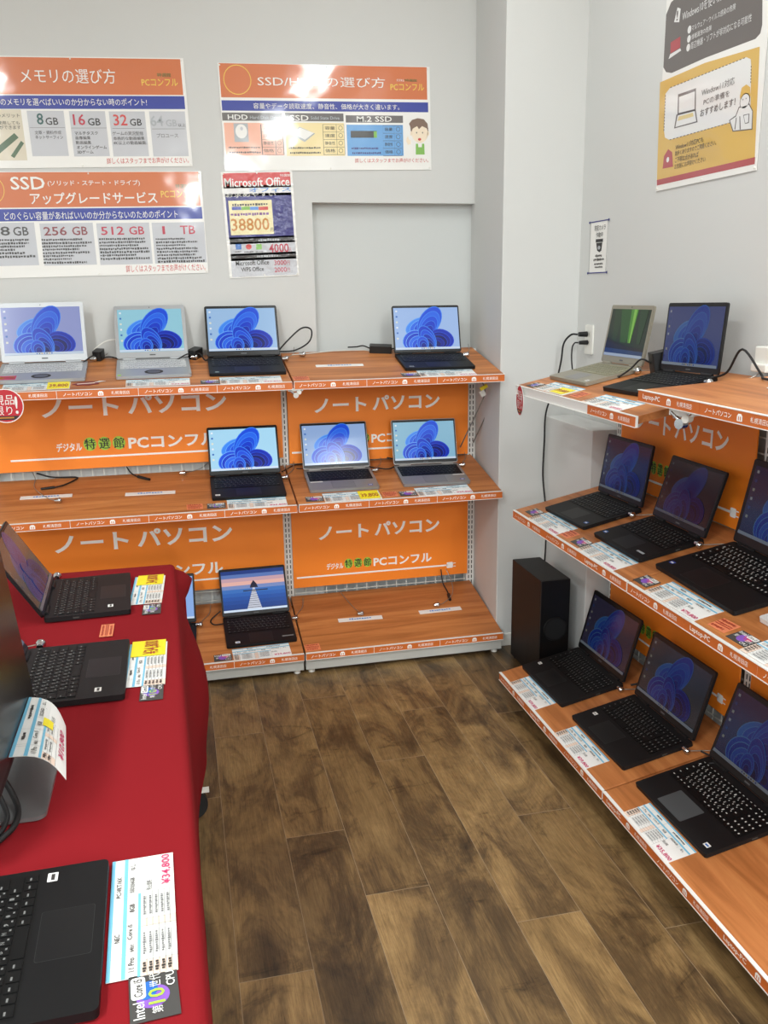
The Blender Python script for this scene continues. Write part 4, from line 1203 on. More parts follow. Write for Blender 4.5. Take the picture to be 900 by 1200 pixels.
LAPS = [
 ('Lt', -0.516, 0.105, 1.2, .332, .246, .239, 109.5, 'large silver laptop with a pink sticker at the left end of the top shelf', dict(body=LS, bez=LS, keys=KS, leg=LEGD, pad='round', bg=(150, 160, 215), e=.62, bz=(.014, .018, .03), marks=((-0.5, .06, .075, .05, ink('pinkst')), (-.47, .1, .06, .03, ink('goldb'))))),
 ('Lt', -0.087, 0.113, 1.2, .293, .247, .240, 128, 'smaller silver laptop with a round pad, second from the left on the top shelf', dict(body=LS, bez=LS, keys=KS, leg=LEGD, pad='round', bg=(150, 205, 222), e=.72, bz=(.014, .018, .03), marks=((-.48, .03, .014, .014, ink('lime')),))),
 ('Lt', 0.285, 0.105, -.9, .311, .241, .234, 128, 'black laptop on the top back shelf just left of the shelf joint', dict(e=.72, bg=(158, 194, 232), sticker=(-.40, .08, ink('teal'), WS), bz=(.009, .012, .026))),
 ('Lt', 1.097, 0.087, -1.3, .308, .222, .213, 117, 'thin black laptop alone at the right end of the top back shelf', dict(e=.72, bg=(160, 190, 236), sticker=(-.40, .1, ink('silver'), ink('dark')), bz=(.006, .010, .016))),
 ('Lm', 0.263, 0.091, -.7, .310, .230, .222, 129, 'black laptop on the middle back shelf left of the joint, near the loose cables', dict(e=.82, bg=(166, 214, 240), sticker=(-.42, .12, WS, ink('silver')), bz=(.008, .012, .022))),
 ('Lm', 0.673, 0.104, -1., .305, .224, .216, 132, 'grey laptop with black keys on the middle back shelf, left one of the grey pair', dict(body=LG, e=.68, bg=(150, 180, 226), sticker=(.38, .12, ink('navy2'), WS), bz=(.008, .012, .020), marks=((-.46, .36, .055, .010, WS),))),
 ('Lm', 1.086, 0.101, -1.9, .304, .220, .208, 119, 'grey laptop with black keys on the middle back shelf, right of the grey pair', dict(body=LG, e=.68, bg=(140, 190, 216), sticker=(.40, .14, ink('navy2'), WS), bz=(.008, .012, .020), marks=((.30, .36, .055, .008, WS),))),
 ('Lb', -0.150, 0.087, -2.5, .300, .228, .221, 114, 'laptop with a plain pale blue screen, mostly hidden behind the red table cloth', dict(scr_kind='plain', e=.75, bg=(140, 176, 232), bz=(.008, .012, .02))),
 ('Lb', 0.281, 0.094, .6, .304, .233, .227, 142, 'black laptop showing a pier at dusk on the low back shelf', dict(scr_kind='pier', e=.8, sticker=(-.34, .1, WS, BS), bz=(.008, .012, .02), marks=((.30, .14, .05, .008, ink('line')),))),
 ('Rt', 0.199, 0.114, .8, .294, .216, .208, 112, 'greyish gold laptop with a green aurora screen on the right-hand top shelf', dict(body=LT, bez=LT, keys=KT, leg=LEGD, scr_kind='aurora', e=.42, sticker=(.40, .1, WS, ink('silver')), bz=(.012, .014, .026))),
 ('Rt', 0.619, 0.123, 4., .292, .224, .215, 107, 'black laptop on the right-hand top shelf with a white-rimmed lid, beside the gold one', dict(e=.17, bg=(96, 110, 190), bz=(.007, .012, .020), lid=mat('laptop_dark_lid', (24, 24, 26), 0.4))),
 ('Rm', 0.264, 0.090, 2.1, .308, .228, .221, 111, 'black laptop at the far end of the right-hand middle shelf', dict(e=.09, bg=(70, 72, 120), sticker=(.40, .12, BS, WS), bz=(.008, .012, .022))),
 ('Rm', 0.650, 0.093, -.4, .310, .221, .214, 119, 'black laptop with a purple-black screen, second along the right-hand middle shelf', dict(e=.045, bg=(80, 80, 104), sticker=(-.43, .16, BS, WS), bz=(.009, .012, .024), marks=((.28, .12, .042, .008, ink('silver')),))),
 ('Rm', 1.071, 0.101, -1.7, .405, .259, .253, 113, 'thick large black laptop with a number pad on the right-hand middle shelf', dict(body=LB2, num=True, leg=LEGB, e=.10, bg=(70, 76, 120), sticker=(-.44, .17, ink('navy2'), WS), bz=(.016, .018, .03))),
 ('Rb', 0.209, 0.090, 1.1, .365, .254, .247, 117, 'black laptop at the far end of the right-hand base shelf, next to the tall speaker', dict(body=LB2, num=True, e=.075, bg=(90, 84, 122), sticker=(-.42, .27, WS, ink('silver')), bz=(.012, .016, .026))),
 ('Rb', 0.661, 0.096, .9, .367, .252, .242, 118, 'black laptop with a dim grey screen in the middle of the right-hand base shelf', dict(body=LB2, num=True, e=.085, bg=(92, 98, 108), sticker=(-.40, .30, WS, ink('silver')), bz=(.012, .016, .026))),
 ('Rb', 1.115, 0.095, .4, .371, .258, .253, 121, 'black laptop with a grey touchpad, nearest on the right-hand base shelf', dict(body=LB2, num=True, leg=LEGB, padm=mat('touchpad_slate', (78, 82, 84), 0.4), e=.085, bg=(84, 82, 130), sticker=(.42, .10, WS, BS), bz=(.012, .016, .026))),
 ('T', 2.451, 0.168, 2.6, .330, .216, .217, 121, 'black laptop at the far end of the red table, lid tilted well back', dict(e=.10, bg=(150, 146, 130), sticker=(-.36, .24, WS, ink('dark')), bz=(.006, .010, .016))),
 ('T', 1.919, 0.153, .6, .312, .230, .220, 124, 'black laptop in the middle of the red table, its lid behind the big monitor', dict(e=.12, bg=(80, 90, 130), sticker=(-.38, .24, WS, ink('dark')), bz=(.008, .012, .02))),
 ('T', 1.052, 0.143, 1.4, .292, .222, .214, 112, 'black laptop nearest on the red table, only its keyboard half in view', dict(e=.2, sticker=(.42, .34, WS, ink('dark')), bz=(.008, .012, .02))),
 ('Rm', 1.495, 0.121, -1.0, .330, .225, .22, 112, 'white laptop, its rounded corner just showing at the right photo edge', dict(body=LW, keys=KS, leg=LEGD, e=.15)),
]
for s, u, v, rot, w, d, L, a, label, kw in LAPS:
    dy, y2 = (0.0438 if s[1:] in ('t', 'm') else 0), 1.0
    while s[-1] in 'mb' and dy+(v+d-.003-(L+.008)*math.cos(R(a)))*math.cos(TA)-(.016+L*math.sin(R(a)))*math.sin(TA) > .452: a -= .5   # lid stops at the sign board
    laptop(on(s, u, v, rot, 0.0004), w, d, L, R(a), label, **kw)

# ------------------------------------------------------------------ price cards and other small paper
def price_card(M, label, price='¥39,800', yellow=None, w=.245, h=.087, maker=None, pb=(.70, .80, .985, .965), patch=False):
    b = MB(); z = 0.0003; P = ink('paper')
    b.box(0, w, 0, h, 0, 0.0008, P); b.M = Matrix.Translation((0, 0, 0.0008))
    def r(x0, y0, x1, y1, k, l=1): b.rect(x0*w, (1-y1)*h, x1*w, (1-y0)*h, z*l, ink(k))
    def t(s, x0, y0, x1, y1, k='dark', l=4): b.text(s, x0*w, (1-y1)*h, x1*w, (1-y0)*h, z*l, ink(k))
    r(0, 0, 1, .055, 'lblue'); r(0, .205, 1, .265, 'lblue'); r(0, .43, .66, .475, 'lblue')
    yb = .745 if patch else 1
    r(.0, .475, .11, yb, 'peach'); r(.37, .475, .43, yb, 'peach')
    for y in ((.56, .65, .74) if patch else (.56, .65, .74, .83, .915)): r(0, y, .66, y+.006, 'line', 2)
    for x in (.11, .37, .43, .66): r(x, .475, x+.002, yb, 'line', 2)
    for x in (.15, .18, .43): r(x, .055, x+.002, .205, 'line', 2)
    for x in (.17, .25, .44, .645, .83): r(x, .265, x+.002, .43, 'line', 2)
    if maker: t(maker, .27, .09, .335, .17); t('PC-VKT16X', .64, .09, .83, .17)
    else: print_ops(b, [('b', 'dark', .25*w, .84*h, .36*w, .90*h), ('b', 'dark', .6*w, .84*h, .84*w, .90*h)], 0, 0, z, False)
    t('11 Pro', .04, .30, .14, .39); t('64bit', .185, .31, .24, .38); t('Core i5', .28, .28, .40, .35); t('8GB', .50, .30, .57, .38); t('SSD256GB', .67, .30, .81, .37); t('なし', .88, .30, .94, .38)
    for i in range(2 if patch else 5): print_ops(b, [('b', 'dark', .02*w, (1-.555-.09*i)*h, .09*w, (1-.50-.09*i)*h), ('b', 'line', .15*w, (1-.55-.09*i)*h, .32*w, (1-.505-.09*i)*h), ('b', 'line', .46*w, (1-.55-.09*i)*h, .62*w, (1-.505-.09*i)*h)], 0, 0, z, False)
    t('税込価格', .67, .55, .76, .65, 'dark')
    if yellow:
        x0, y0, x1, y1 = yellow[:4]; b.box(x0*w, x1*w, (1-y1)*h, (1-y0)*h, z*5, z*8, ink('yellowp')); t(yellow[4], x0+.03, y0+(y1-y0)*.35, x1-.02, y1-.12, 'stickerd', 11)
    else: t(price, *pb, 'pinkst', 5)
    if patch: r(.52, .40, .66, .62, 'yellowp', 6)
    o = b.build('price_card'); o.matrix_world = M @ Matrix.Translation((-w/2, -h/2, 0.0006)); return tag(o, label, 'price card', 'price cards')
def cpu_card(M, label, kind='green', w=.075, h=.048):
    b = MB(); z = 0.0003; b.box(0, w, 0, h, 0, 0.0008, ink('blackcard')); b.M = Matrix.Translation((0, 0, 0.0008))
    c1, c2 = dict(green=('lime', 'skyd'), purple=('violet', 'pinkst'), blue=('skyl', 'violet'))[kind]
    b.ell(w*.48, h*.52, w*.24, h*.34, 0.2, z, ink('violet')); b.ell(w*.62, h*.62, w*.2, h*.2, -0.3, z*2, ink(c2))
    b.rrect(w*.46, h*.66, w*.94, h*.96, h*.08, z*3, ink('white')); b.text('Core i5', w*.51, h*.72, w*.89, h*.90, z*5, ink('dark'))
    b.text('Intel', w*.05, h*.70, w*.40, h*.93, z*3, ink('white'))
    b.text('10', w*.30, h*.28, w*.62, h*.62, z*4, ink(c1)); b.text('第', w*.10, h*.34, w*.25, h*.56, z*4, ink('white')); b.text('世代', w*.66, h*.34, w*.95, h*.58, z*4, ink('white')); b.text('CPU', w*.62, h*.06, w*.94, h*.24, z*4, ink('white'))
    o = b.build('processor_card'); o.matrix_world = M @ Matrix.Translation((-w/2, -h/2, 0.0006)); return tag(o, label, 'card', 'processor cards')
def orange_note(M, label, w=.065, h=.05):
    b = MB(); b.box(0, w, 0, h, 0, 0.0006, ink('sticker'))
    print_ops(b, [('b', 'stickerd', w*.06, h*.72, w*.9, h*.9), ('r', 'stickerd', w*.06, h*.40, w*.94, h*.46, 3), ('b', 'stickerd', w*.06, h*.50, w*.94, h*.62), ('b', 'stickerd', w*.1, h*.1, w*.8, h*.28)], 0, 0, 0.0003, False)
    b.v = [p if i < 8 else p+Vector((0, 0, 0.0006)) for i, p in enumerate(b.v)]
    o = b.build('notice_sticker'); o.matrix_world = M @ Matrix.Translation((-w/2, -h/2, 0.0004)); return tag(o, label, 'sticker', 'orange notice stickers')
def label_strip(M, label, w=.205, h=.029):
    b = MB(); b.box(0, w, 0, h, 0, 0.0025, ink('white'))
    print_ops(b, [('b', 'skyl', w*.25, h*.3, w*.75, h*.7)], 0, 0, 0.0007, False)
    o = b.build('label_strip', bevel=0.0008); o.matrix_world = M @ Matrix.Translation((-w/2, -h/2, 0.0005)); return tag(o, label, 'label strip', 'bare white label strips')
PC = [('Lt', -.525, .058, 2, 'price card with a yellow end in front of the large silver laptop', dict(yellow=(.66, .02, .99, .98, '39,800'))),
 ('Lt', -.073, .058, 0, 'price card in front of the smaller silver laptop on the top back shelf', {}),
 ('Lt', .289, .047, -1, 'price card in front of the black laptop left of the top shelf joint', {}),
 ('Lt', 1.11, .046, -1, 'price card under the front edge of the thin black laptop at the right end', {}),
 ('Lm', .289, .048, -1, 'price card in front of the black laptop on the middle back shelf', {}),
 ('Lm', .692, .050, 0, 'price card with a yellow end in front of the left grey laptop', dict(yellow=(.62, .05, .98, .95, '39,800'))),
 ('Lm', 1.098, .048, 1, 'plain white price card in front of the right grey laptop', {}),
 ('Lb', .273, .045, 2, 'price card in front of the laptop showing the pier', {}),
 ('Rt', .262, .053, 0, 'price card with a yellow patch beside the gold laptop', dict(yellow=(.55, .35, .95, .95, '39,800'))),
 ('Rt', .665, .047, 0, 'price card in front of the black laptop on the right-hand top shelf', {}),
 ('Rm', .261, .046, 0, 'price card in front of the farthest laptop on the right-hand middle shelf', {}),
 ('Rm', .678, .047, 0, 'price card in front of the dim-screened laptop on the right-hand middle shelf', {}),
 ('Rm', 1.110, .050, 0, 'price card in front of the thick large laptop', dict(price='¥79,800')),
 ('Rm', 1.545, .050, 0, 'price card at the right photo edge in front of the white laptop', {}),
 ('Rb', .226, .045, 1, 'price card in front of the laptop next to the speaker', {}),
 ('Rb', .650, .045, 0, 'price card in front of the grey-screened laptop on the base shelf', {}),
 ('Rb', 1.145, .047, 0, 'price card in front of the nearest laptop on the right-hand base shelf', dict(price='¥35,800')),
 ('T', 2.480, .122, -2, 'price card with a yellow patch at the far end of the red table', dict(yellow=(.66, .1, 1.02, .95, '34,800'))),
 ('T', 1.945, .112, -1, 'price card with a tilted yellow slip in the middle of the red table', dict(yellow=(.66, .06, 1.04, .96, '¥34,800'))),
 ('T', 1.085, .096, 1.5, 'white price card reading ¥34,800 beside the nearest laptop on the red table', dict(price='¥34,800'))]
for s, u, v, rot, lb, kw in PC: price_card(on(s, u, v, rot), lb, maker='NEC' if s == 'T' and u < 1.2 else None, **kw)
CC = [('Lt', .128, .040, 0, 'blue', 'dark card left of the price card near the top shelf joint'), ('Lt', .950, .040, 0, 'blue', 'dark card by the thin black laptop at the right end of the top back shelf'),
 ('Lm', .122, .045, -1, 'green', 'dark card with green number in front of the black laptop on the middle back shelf'), ('Lm', .530, .047, -2, 'purple', 'dark purple card in front of the left grey laptop'), ('Lm', .936, .040, 0, 'purple', 'dark purple card in front of the right grey laptop'),
 ('Lb', .108, .033, 1, 'purple', 'dark purple card left of the price card by the pier laptop'),
 ('Rt', .095, .037, 0, 'blue', 'dark card at the far corner of the right-hand top shelf'), ('Rm', .095, .048, 0, 'purple', 'dark purple card at the far corner of the right-hand middle shelf'), ('Rm', .515, .040, 0, 'purple', 'dark purple card second from the far end of the right-hand middle shelf'),
 ('Rm', .935, .042, 0, 'purple', 'dark purple card in front of the thick large laptop'), ('Rm', 1.385, .044, 0, 'purple', 'dark purple card at the right photo edge by the white laptop'),
 ('T', 2.310, .108, -1, 'green', 'dark card with green number at the far end of the red table'), ('T', 1.786, .098, -1, 'green', 'dark card with green number in the middle of the red table'), ('T', .928, .078, 4, 'green', 'dark card with green 10 nearest on the red table')]
for s, u, v, rot, k, lb in CC: cpu_card(on(s, u, v, rot), lb, k, *((.076, .058) if (s == 'T' and u < 1.2) else ()))
for s, u, v, rot, lb in [('Lt', .492, .045, 0, 'orange sticker at the left end of the bare top back shelf'), ('Lm', .035, .050, 0, 'orange sticker by the black laptop on the middle back shelf'), ('Lm', .857, .046, 0, 'orange sticker between the two grey laptops'), ('Lb', .492, .041, 2, 'orange sticker at the left end of the bare base shelf'),
 ('Rt', .445, .047, 0, 'orange sticker between the two laptops on the right-hand top shelf'), ('Rm', .411, .044, 0, 'orange sticker near the far end of the right-hand middle shelf'), ('Rm', 1.298, .049, 3, 'orange sticker between the thick laptop and the white one'), ]: orange_note(on(s, u, v, rot), lb)
orange_note(on('T', 2.183, .215, 0), 'orange sticker on the red cloth between two black laptops', .085, .032)['group'] = 'orange notice stickers'
for s, u, v, rot, lb in [('Lt', .681, .205, -1.5, 'bare white label strip on the top back shelf'), ('Lm', -.560, .243, -1, 'bare white label strip under the thin wire, left on the middle back shelf'), ('Lm', -.142, .212, -2, 'bare white label strip right of the loose plug on the middle back shelf'), ('Lb', .742, .227, -1.5, 'left one of two bare label strips on the base shelf'), ('Lb', 1.125, .233, 1, 'right one of two bare label strips on the base shelf'), ('Ru', 1.21, .235, -16, 'bare white label strip lying askew on the raised right-hand top shelf')]: label_strip(on(s, u, v, rot), lb)
# ------------------------------------------------------------------ the red table
CLOTH = mat('red_cloth', (134, 26, 32), 0.9, spec=0.1); bump(CLOTH, 700, 0.25, 0.0006, 2)
XL = -0.98
def edge_x(y): return -0.0425+0.017*(2.47-y)     # front edge of the table, slightly askew to the room
r = empty('display_table', Matrix.Translation((-0.5, 1.6, 0))); tag(r, 'wheeled display table under the red cloth, one black wheel showing', 'table')
def tl(x, y, z): return (x+0.5, y-1.6, z)
b = MB(); b.prism([tl(XL+.02, .42, 0)[:2], tl(-.052, .42, 0)[:2], tl(-.078, 2.72, 0)[:2], tl(XL+.02, 2.72, 0)[:2]], TZ-0.035, TZ-0.004, WHITE); b.build('table_top', r, .002)
for x, y in ((-.075, 2.53), (-.075, .6), (XL+.07, 2.53), (XL+.07, .6)):
    b = MB(); p = tl(x, y, 0); b.box(p[0]-.02, p[0]+.02, p[1]-.02, p[1]+.02, .115, TZ-.035, WHITE); lg = b.build('leg', r, .002)
    b = MB(); cx = p[0]+.026; b.box(cx-.045, cx+.02, p[1]-.022, p[1]+.022, .108, .118, BLACKP); b.box(cx-.012, cx+.012, p[1]-.016, p[1]-.010, .05, .108, BLACKP); b.box(cx-.012, cx+.012, p[1]+.010, p[1]+.016, .05, .108, BLACKP); b.box(cx+.022, cx+.058, p[1]-.009, p[1]+.009, .090, .100, PLASTIC); b.box(cx+.010, cx+.022, p[1]-.010, p[1]+.010, .088, .110, BLACKP)
    b.cyl((cx, p[1]-.0085, .052), (cx, p[1]+.0085, .052), .052, .052, RUBBER, 28); b.cyl((cx, p[1]-.0095, .052), (cx, p[1]+.0095, .052), .030, .030, BLACKP, 20); b.build('caster', lg)
# cloth: top sheet running into the right-hand drop, with the far corner flaring out
b = MB(); rows = []; rnd = random.Random(5)
ys = [0.40+2.36*i/118 for i in range(119)]
def sm(a, c, x): t = max(0, min(1, (x-a)/(c-a))); return t*t*(3-2*t)
for y in ys:
    row = []; xe = edge_x(y); fl = sm(2.2, 2.6, y); end = sm(2.66, 2.76, y)
    for i in range(41):
        x = XL+(xe-0.016-XL)*i/40
        wr = 0.0022*math.sin(9*y+3*x+1.5*math.sin(4*x))*sm(-.9, -.5, x)*0.5 + 0.0028*math.exp(-((x+.16)/.10)**2)*max(0, math.sin(5.2*y+1.3+2*x))*(1 if 1.2 < y < 1.75 else 0)*sm(1.2, 1.35, y)*(1-sm(1.6, 1.75, y))
        row.append((x, y, TZ+0.0012+max(0, wr)-0.012*end*end))
    for a in (20, 45, 70, 90):
        a = math.radians(a); row.append((xe-0.016+0.016*math.sin(a), y, TZ+0.0012-0.016*(1-math.cos(a))-0.012*end*end))
    hem = 0.05+0.12*fl-0.03*sm(0.4, 1.2, 1.2-y)
    z0 = TZ-0.016
    for i in range(1, 27):
        t = i/26; z = z0+(hem-z0)*t
        fold = math.sin(y*17+0.8*math.sin(y*6)+t*1.2)
        out = 0.002+0.003*t*(1+fold) + fl*(0.014*sm(0.03, .16, t)+0.050*sm(0.2, .62, t)-0.026*sm(0.62, 1.0, t)) + fl*0.008*fold*t
        kick = fl*sm(2.55, 2.75, y)*0.046*math.exp(-((t-0.095)/(0.07 if t < 0.095 else 0.028))**2)
        row.append((xe+out+kick, y, z))
    rows.append(row)
n = len(rows[0]); v = [p for r_ in rows for p in r_]
f = [(j*n+i, j*n+i+1, (j+1)*n+i+1, (j+1)*n+i) for j in range(len(rows)-1) for i in range(n-1)]
b.add(v, f, CLOTH, True)
far = []; base = rows[-1]                     # drop at the far end
for i in range(14):
    t = i/13
    far.append([(p[0]+0.004*math.sin(p[0]*40)*t, p[1]+0.016*math.sin(min(1, t*6)*math.pi/2)+0.02*t+0.01*math.sin(p[0]*24)*t, p[2]+(0.10-p[2])*t if k <= 44 else max(p[2]-0.0, 0.10)+(0.10-max(p[2], .10))*t) for k, p in enumerate(base[:46])])
m_ = 46; v = [p for r_ in far for p in r_]
b.add(v, [(j*m_+i, j*m_+i+1, (j+1)*m_+i+1, (j+1)*m_+i) for j in range(13) for i in range(m_-1)], CLOTH, True)
left = []
for i in range(12):
    t = i/11; left.append([(XL-0.012*math.sin(min(1, t*5)*math.pi/2)-0.008*t*(1+math.sin(y*15)), y, TZ+(0.06-TZ)*t) for y in ys[::3]])
m_ = len(left[0]); v = [p for r_ in left for p in r_]
b.add(v, [(j*m_+i, (j+1)*m_+i, (j+1)*m_+i+1, j*m_+i+1) for j in range(11) for i in range(m_-1)], CLOTH, True)
o = b.build('table_cloth'); tag(o, 'red cloth draped over the table at the left, far corner flaring out', 'table cloth')

# ------------------------------------------------------------------ monitor at the left edge
r = empty('monitor', Matrix.Translation((-.33, 1.455, TZ+.0035)) @ Matrix.Rotation(math.pi/2, 4, 'Z')); tag(r, 'big dark glossy monitor on the red table, standing at the left edge of the photo', 'monitor')
GLOSS = mat('monitor_glass', (14, 12, 12), 0.3); FOOT = mat('monitor_foot_grey', (128, 130, 130), 0.38, 0.5)
b = MB(); b.prism(rr(-.105, -.075, .105, .135, .016), 0, .007, FOOT, True); ft = b.build('stand_base', r, .002)
b = MB(); b.box(-.03, .03, .055, .075, .007, .20, FOOT); b.build('stand_neck', r, .004)
b = MB(); b.M = Matrix.Translation((0, -.018, .062)) @ Matrix.Rotation(R(-5.5), 4, 'X')
b.prism([(-.235, 0), (.235, 0), (.235, .034), (.12, .05), (-.12, .05), (-.235, .034)], 0, .335, BLACKP); hs = b.build('housing', r, .004)
b = MB(); b.M = Matrix.Translation((0, -.018, .062)) @ Matrix.Rotation(R(-5.5), 4, 'X') @ Matrix.Translation((0, -.0012, 0)) @ Matrix.Rotation(math.pi/2, 4, 'X')
b.rect(-.228, .012, .228, .328, 0, GLOSS); b.rect(-.02, .003, .02, .008, 0, LEGD); b.build('screen', hs)
b = MB(); iw = r.matrix_world.inverted()
for cp, rad in (([(-.42, 1.46, .93), (-.36, 1.43, .875), (-.325, 1.41, .834), (-.302, 1.38, .803), (-.296, 1.345, .7945), (-.306, 1.308, .793), (-.34, 1.285, .7925), (-.5, 1.28, .7925)], .0048), ([(-.42, 1.44, .93), (-.365, 1.42, .87), (-.336, 1.39, .835), (-.316, 1.362, .806), (-.311, 1.335, .797), (-.325, 1.30, .793), (-.38, 1.27, .792), (-.5, 1.26, .792)], .0042)):
    b.tube([iw @ Vector(p) for p in cp], rad, RUBBER, 10)
b.build('cable', r)
# price card taped under the monitor's screen, sticking out and curling down
o = price_card(Matrix(), 'white price card reading ¥10,800 sticking out from under the big monitor', '¥10,800', h=.112, w=.225, pb=(.22, .80, .72, .965), patch=True)
A, B_, C_, D_ = Vector((-.312, 1.636, .870)), Vector((-.240, 1.552, .843)), Vector((-.215, 1.335, .857)), Vector((-.312, 1.412, .868))
me = o.data; bm = bmesh.new(); bm.from_mesh(me)
for _ in range(3): bmesh.ops.subdivide_edges(bm, edges=[e for e in bm.edges if e.calc_length() > .018], cuts=1, use_grid_fill=True)
o.matrix_world = Matrix()
for v in bm.verts:
    s, t = v.co.x/.225, v.co.y/.112       # s along reading direction (near -> far), t from bottom to top
    top = D_.lerp(A, s); bot = C_.lerp(B_, s); p = bot.lerp(top, t)
    p += Vector((0.010, 0, 0.016))*math.sin(math.pi*t); p.z += v.co.z
    v.co = p
bm.to_mesh(me); bm.free()

# ------------------------------------------------------------------ tall speaker in the corner
r = empty('speaker', Matrix.Translation((1.440, 3.31, 0))); tag(r, 'tall narrow black speaker standing on the floor in the corner', 'speaker')
SPK = wood_mat('black_ash_vinyl', [(0.3, (20, 17, 16)), (0.6, (27, 23, 22)), (0.8, (33, 28, 26))], (14, 14, 1.2), 0.5)
b = MB(); b.box(-.064, .064, -.155, .155, .012, .455, SPK); cb = b.build('cabinet', r, .002)
b = MB(); b.box(-.064, .064, -.162, -.1555, .012, .455, mat('speaker_front', (12, 12, 13), 0.3)); b.build('front_panel', r, .002)
b = MB(); b.cyl((.002, -.1625, .245), (.002, -.167, .245), .052, .050, BLACKP, 32); b.cyl((.002, -.1672, .245), (.002, -.155, .245), .044, .020, mat('port_inside', (30, 30, 31), 0.35), 32); b.build('bass_port', r)
for x in (-.045, .045):
    for y in (-.13, .13):
        b = MB(); b.cyl((x, y, 0), (x, y, .0125), .012, .012, RUBBER, 12); b.build('foot', r)

# ------------------------------------------------------------------ sockets, plugs, power bricks
r = empty('wall_socket', Matrix.Translation((XW, 3.462, 1.392)) @ Matrix.Rotation(-math.pi/2, 4, 'Z')); tag(r, 'white wall socket behind the gold laptop, two black plugs in it', 'socket')
b = MB(); b.M = Matrix.Rotation(math.pi/2, 4, 'X'); b.prism(rr(-.035, -.06, .035, .06, .006), 0.0008, .008, PLASTIC, True); b.build('face_plate', r, .0015)
for z in (.022, -.012):
    b = MB(); b.M = Matrix.Rotation(math.pi/2, 4, 'X') @ Matrix.Translation((0, z, 0)); b.rrect(-.014, -.011, .014, .011, .003, .0084, WIRE); b.rect(-.006, -.005, -.003, .005, .0088, SLOT); b.rect(.003, -.005, .006, .005, .0088, SLOT); b.build('outlet', r)
def cable(pts, rad, label, m=RUBBER, ends=(), grp=None, cat='cable'):
    b = MB(); b.tube(pts, rad, m, 8)
    for p, q, ra, mm in ends: b.cyl(p, q, ra, ra*0.8, mm, 12)
    o = b.build('power_cable'); return tag(o, label, cat, grp)
cable([(1.65, 3.478, 1.414), (1.625, 3.49, 1.412), (1.605, 3.515, 1.375), (1.60, 3.525, 1.30), (1.585, 3.54, 1.20), (1.552, 3.556, 1.08), (1.550, 3.56, .95), (1.55, 3.565, .80), (1.552, 3.53, .66), (1.55, 3.51, .52), (1.548, 3.52, .30), (1.54, 3.50, .02)], .004, 'black cable from the upper socket down past the shelf end to the speaker', ends=[((1.692, 3.478, 1.414), (1.655, 3.478, 1.414), .012, BLACKP)])
cable([(1.65, 3.47, 1.380), (1.635, 3.475, 1.378), (1.625, 3.475, 1.35), (1.622, 3.46, 1.28), (1.622, 3.40, 1.15), (1.63, 3.30, 1.10)], .003, 'thin black cable from the lower plug of the wall socket', ends=[((1.692, 3.47, 1.380), (1.655, 3.47, 1.380), .010, BLACKP)])
r = empty('wall_socket', Matrix.Translation((XW, 2.255, 1.37)) @ Matrix.Rotation(-math.pi/2, 4, 'Z')); tag(r, 'white socket box at the right edge behind the raised top shelf', 'socket')
b = MB(); b.box(-.045, .05, -.045, -.001, -.005, .06, PLASTIC); b.build('box', r, .004); b = MB(); b.box(-.04, .03, -.060, -.040, -.012, .012, PLASTIC); b.build('plug', r, .004)
def S3(s, u, v, h=0.0): return tuple(F(s) @ Vector((u, v, h)))
cable([S3('Rt', .735, .34, .012), S3('Rt', .79, .36, .03), S3('Rt', .86, .37, .10), S3('Ru', .93, .36, .012), S3('Ru', 1.0, .33, .006), S3('Ru', 1.2, .34, .006), S3('Ru', 1.5, .36, .006)], .0035, 'black cable running along the raised right-hand top shelf from the black laptop')
def brick(M, label, l=.11, w=.045, h=.03):
    r = empty('power_brick', M); tag(r, label, 'power adapter'); b = MB(); b.prism(rr(-l/2, -w/2, l/2, w/2, .006), .0005, h, BLACKP, True); b.build('body', r, .003)
    b = MB(); b.tube([(l/2-.002, 0, h*.5), (l/2+.03, .005, h*.7), (l/2+.045, .02, h*.3), (l/2+.05, .03, .004)], .003, RUBBER); b.tube([(-l/2+.002, 0, h*.5), (-l/2-.03, .004, h*.8), (-l/2-.06, .03, h*.4), (-l/2-.10, .05, .004)], .003, RUBBER); b.build('lead', r)
brick(on('Lt', .905, .40, -14), 'black power brick on the top back shelf left of the thin black laptop', .10, .05, .032)
brick(on('Rt', .425, .375, 80), 'black power brick standing between the gold laptop and the black one', .10, .05, .07)
brick(on('Lt', .085, .40, 60), 'black power brick behind the gap between the small silver laptop and the black one', .07, .04, .04)
brick(on('Lt', -.315, .42, 75), 'black power brick between the two silver laptops on the top back shelf', .06, .035, .04)
cable([S3('Lt', .43, .36, .02), S3('Lt', .48, .40, .06), S3('Lt', .55, .43, .11), S3('Lt', .595, .44, .10), S3('Lt', .585, .43, .05), S3('Lt', .52, .42, .015), S3('Lt', .44, .43, .008)], .0035, 'black cable looping up behind the shelf joint on the top back shelf')
cable([S3('Lt', -.345, .38, .01), S3('Lt', -.28, .41, .012), S3('Lt', -.25, .37, .02), S3('Lt', -.22, .36, .012)], .003, 'black cable between the two silver laptops')
cable([S3('Lt', .06, .38, .01), S3('Lt', .10, .36, .03), S3('Lt', .12, .32, .012), S3('Lt', .135, .33, .01)], .003, 'black cable left of the black laptop on the top back shelf')
cable([S3('Lt', -.33, .40, .05), S3('Lt', -.28, .43, .075), S3('Lt', -.22, .44, .08)], .002, 'thin white cable rising behind the large silver laptop', PLASTIC)
cable([S3('Lt', .50, .385, .004), S3('Lt', .58, .40, .004), S3('Lt', .70, .43, .004), S3('Lt', .82, .43, .004), S3('Lt', .86, .41, .005)], .002, 'thin pale cable along the back of the bare top shelf', WIRE)
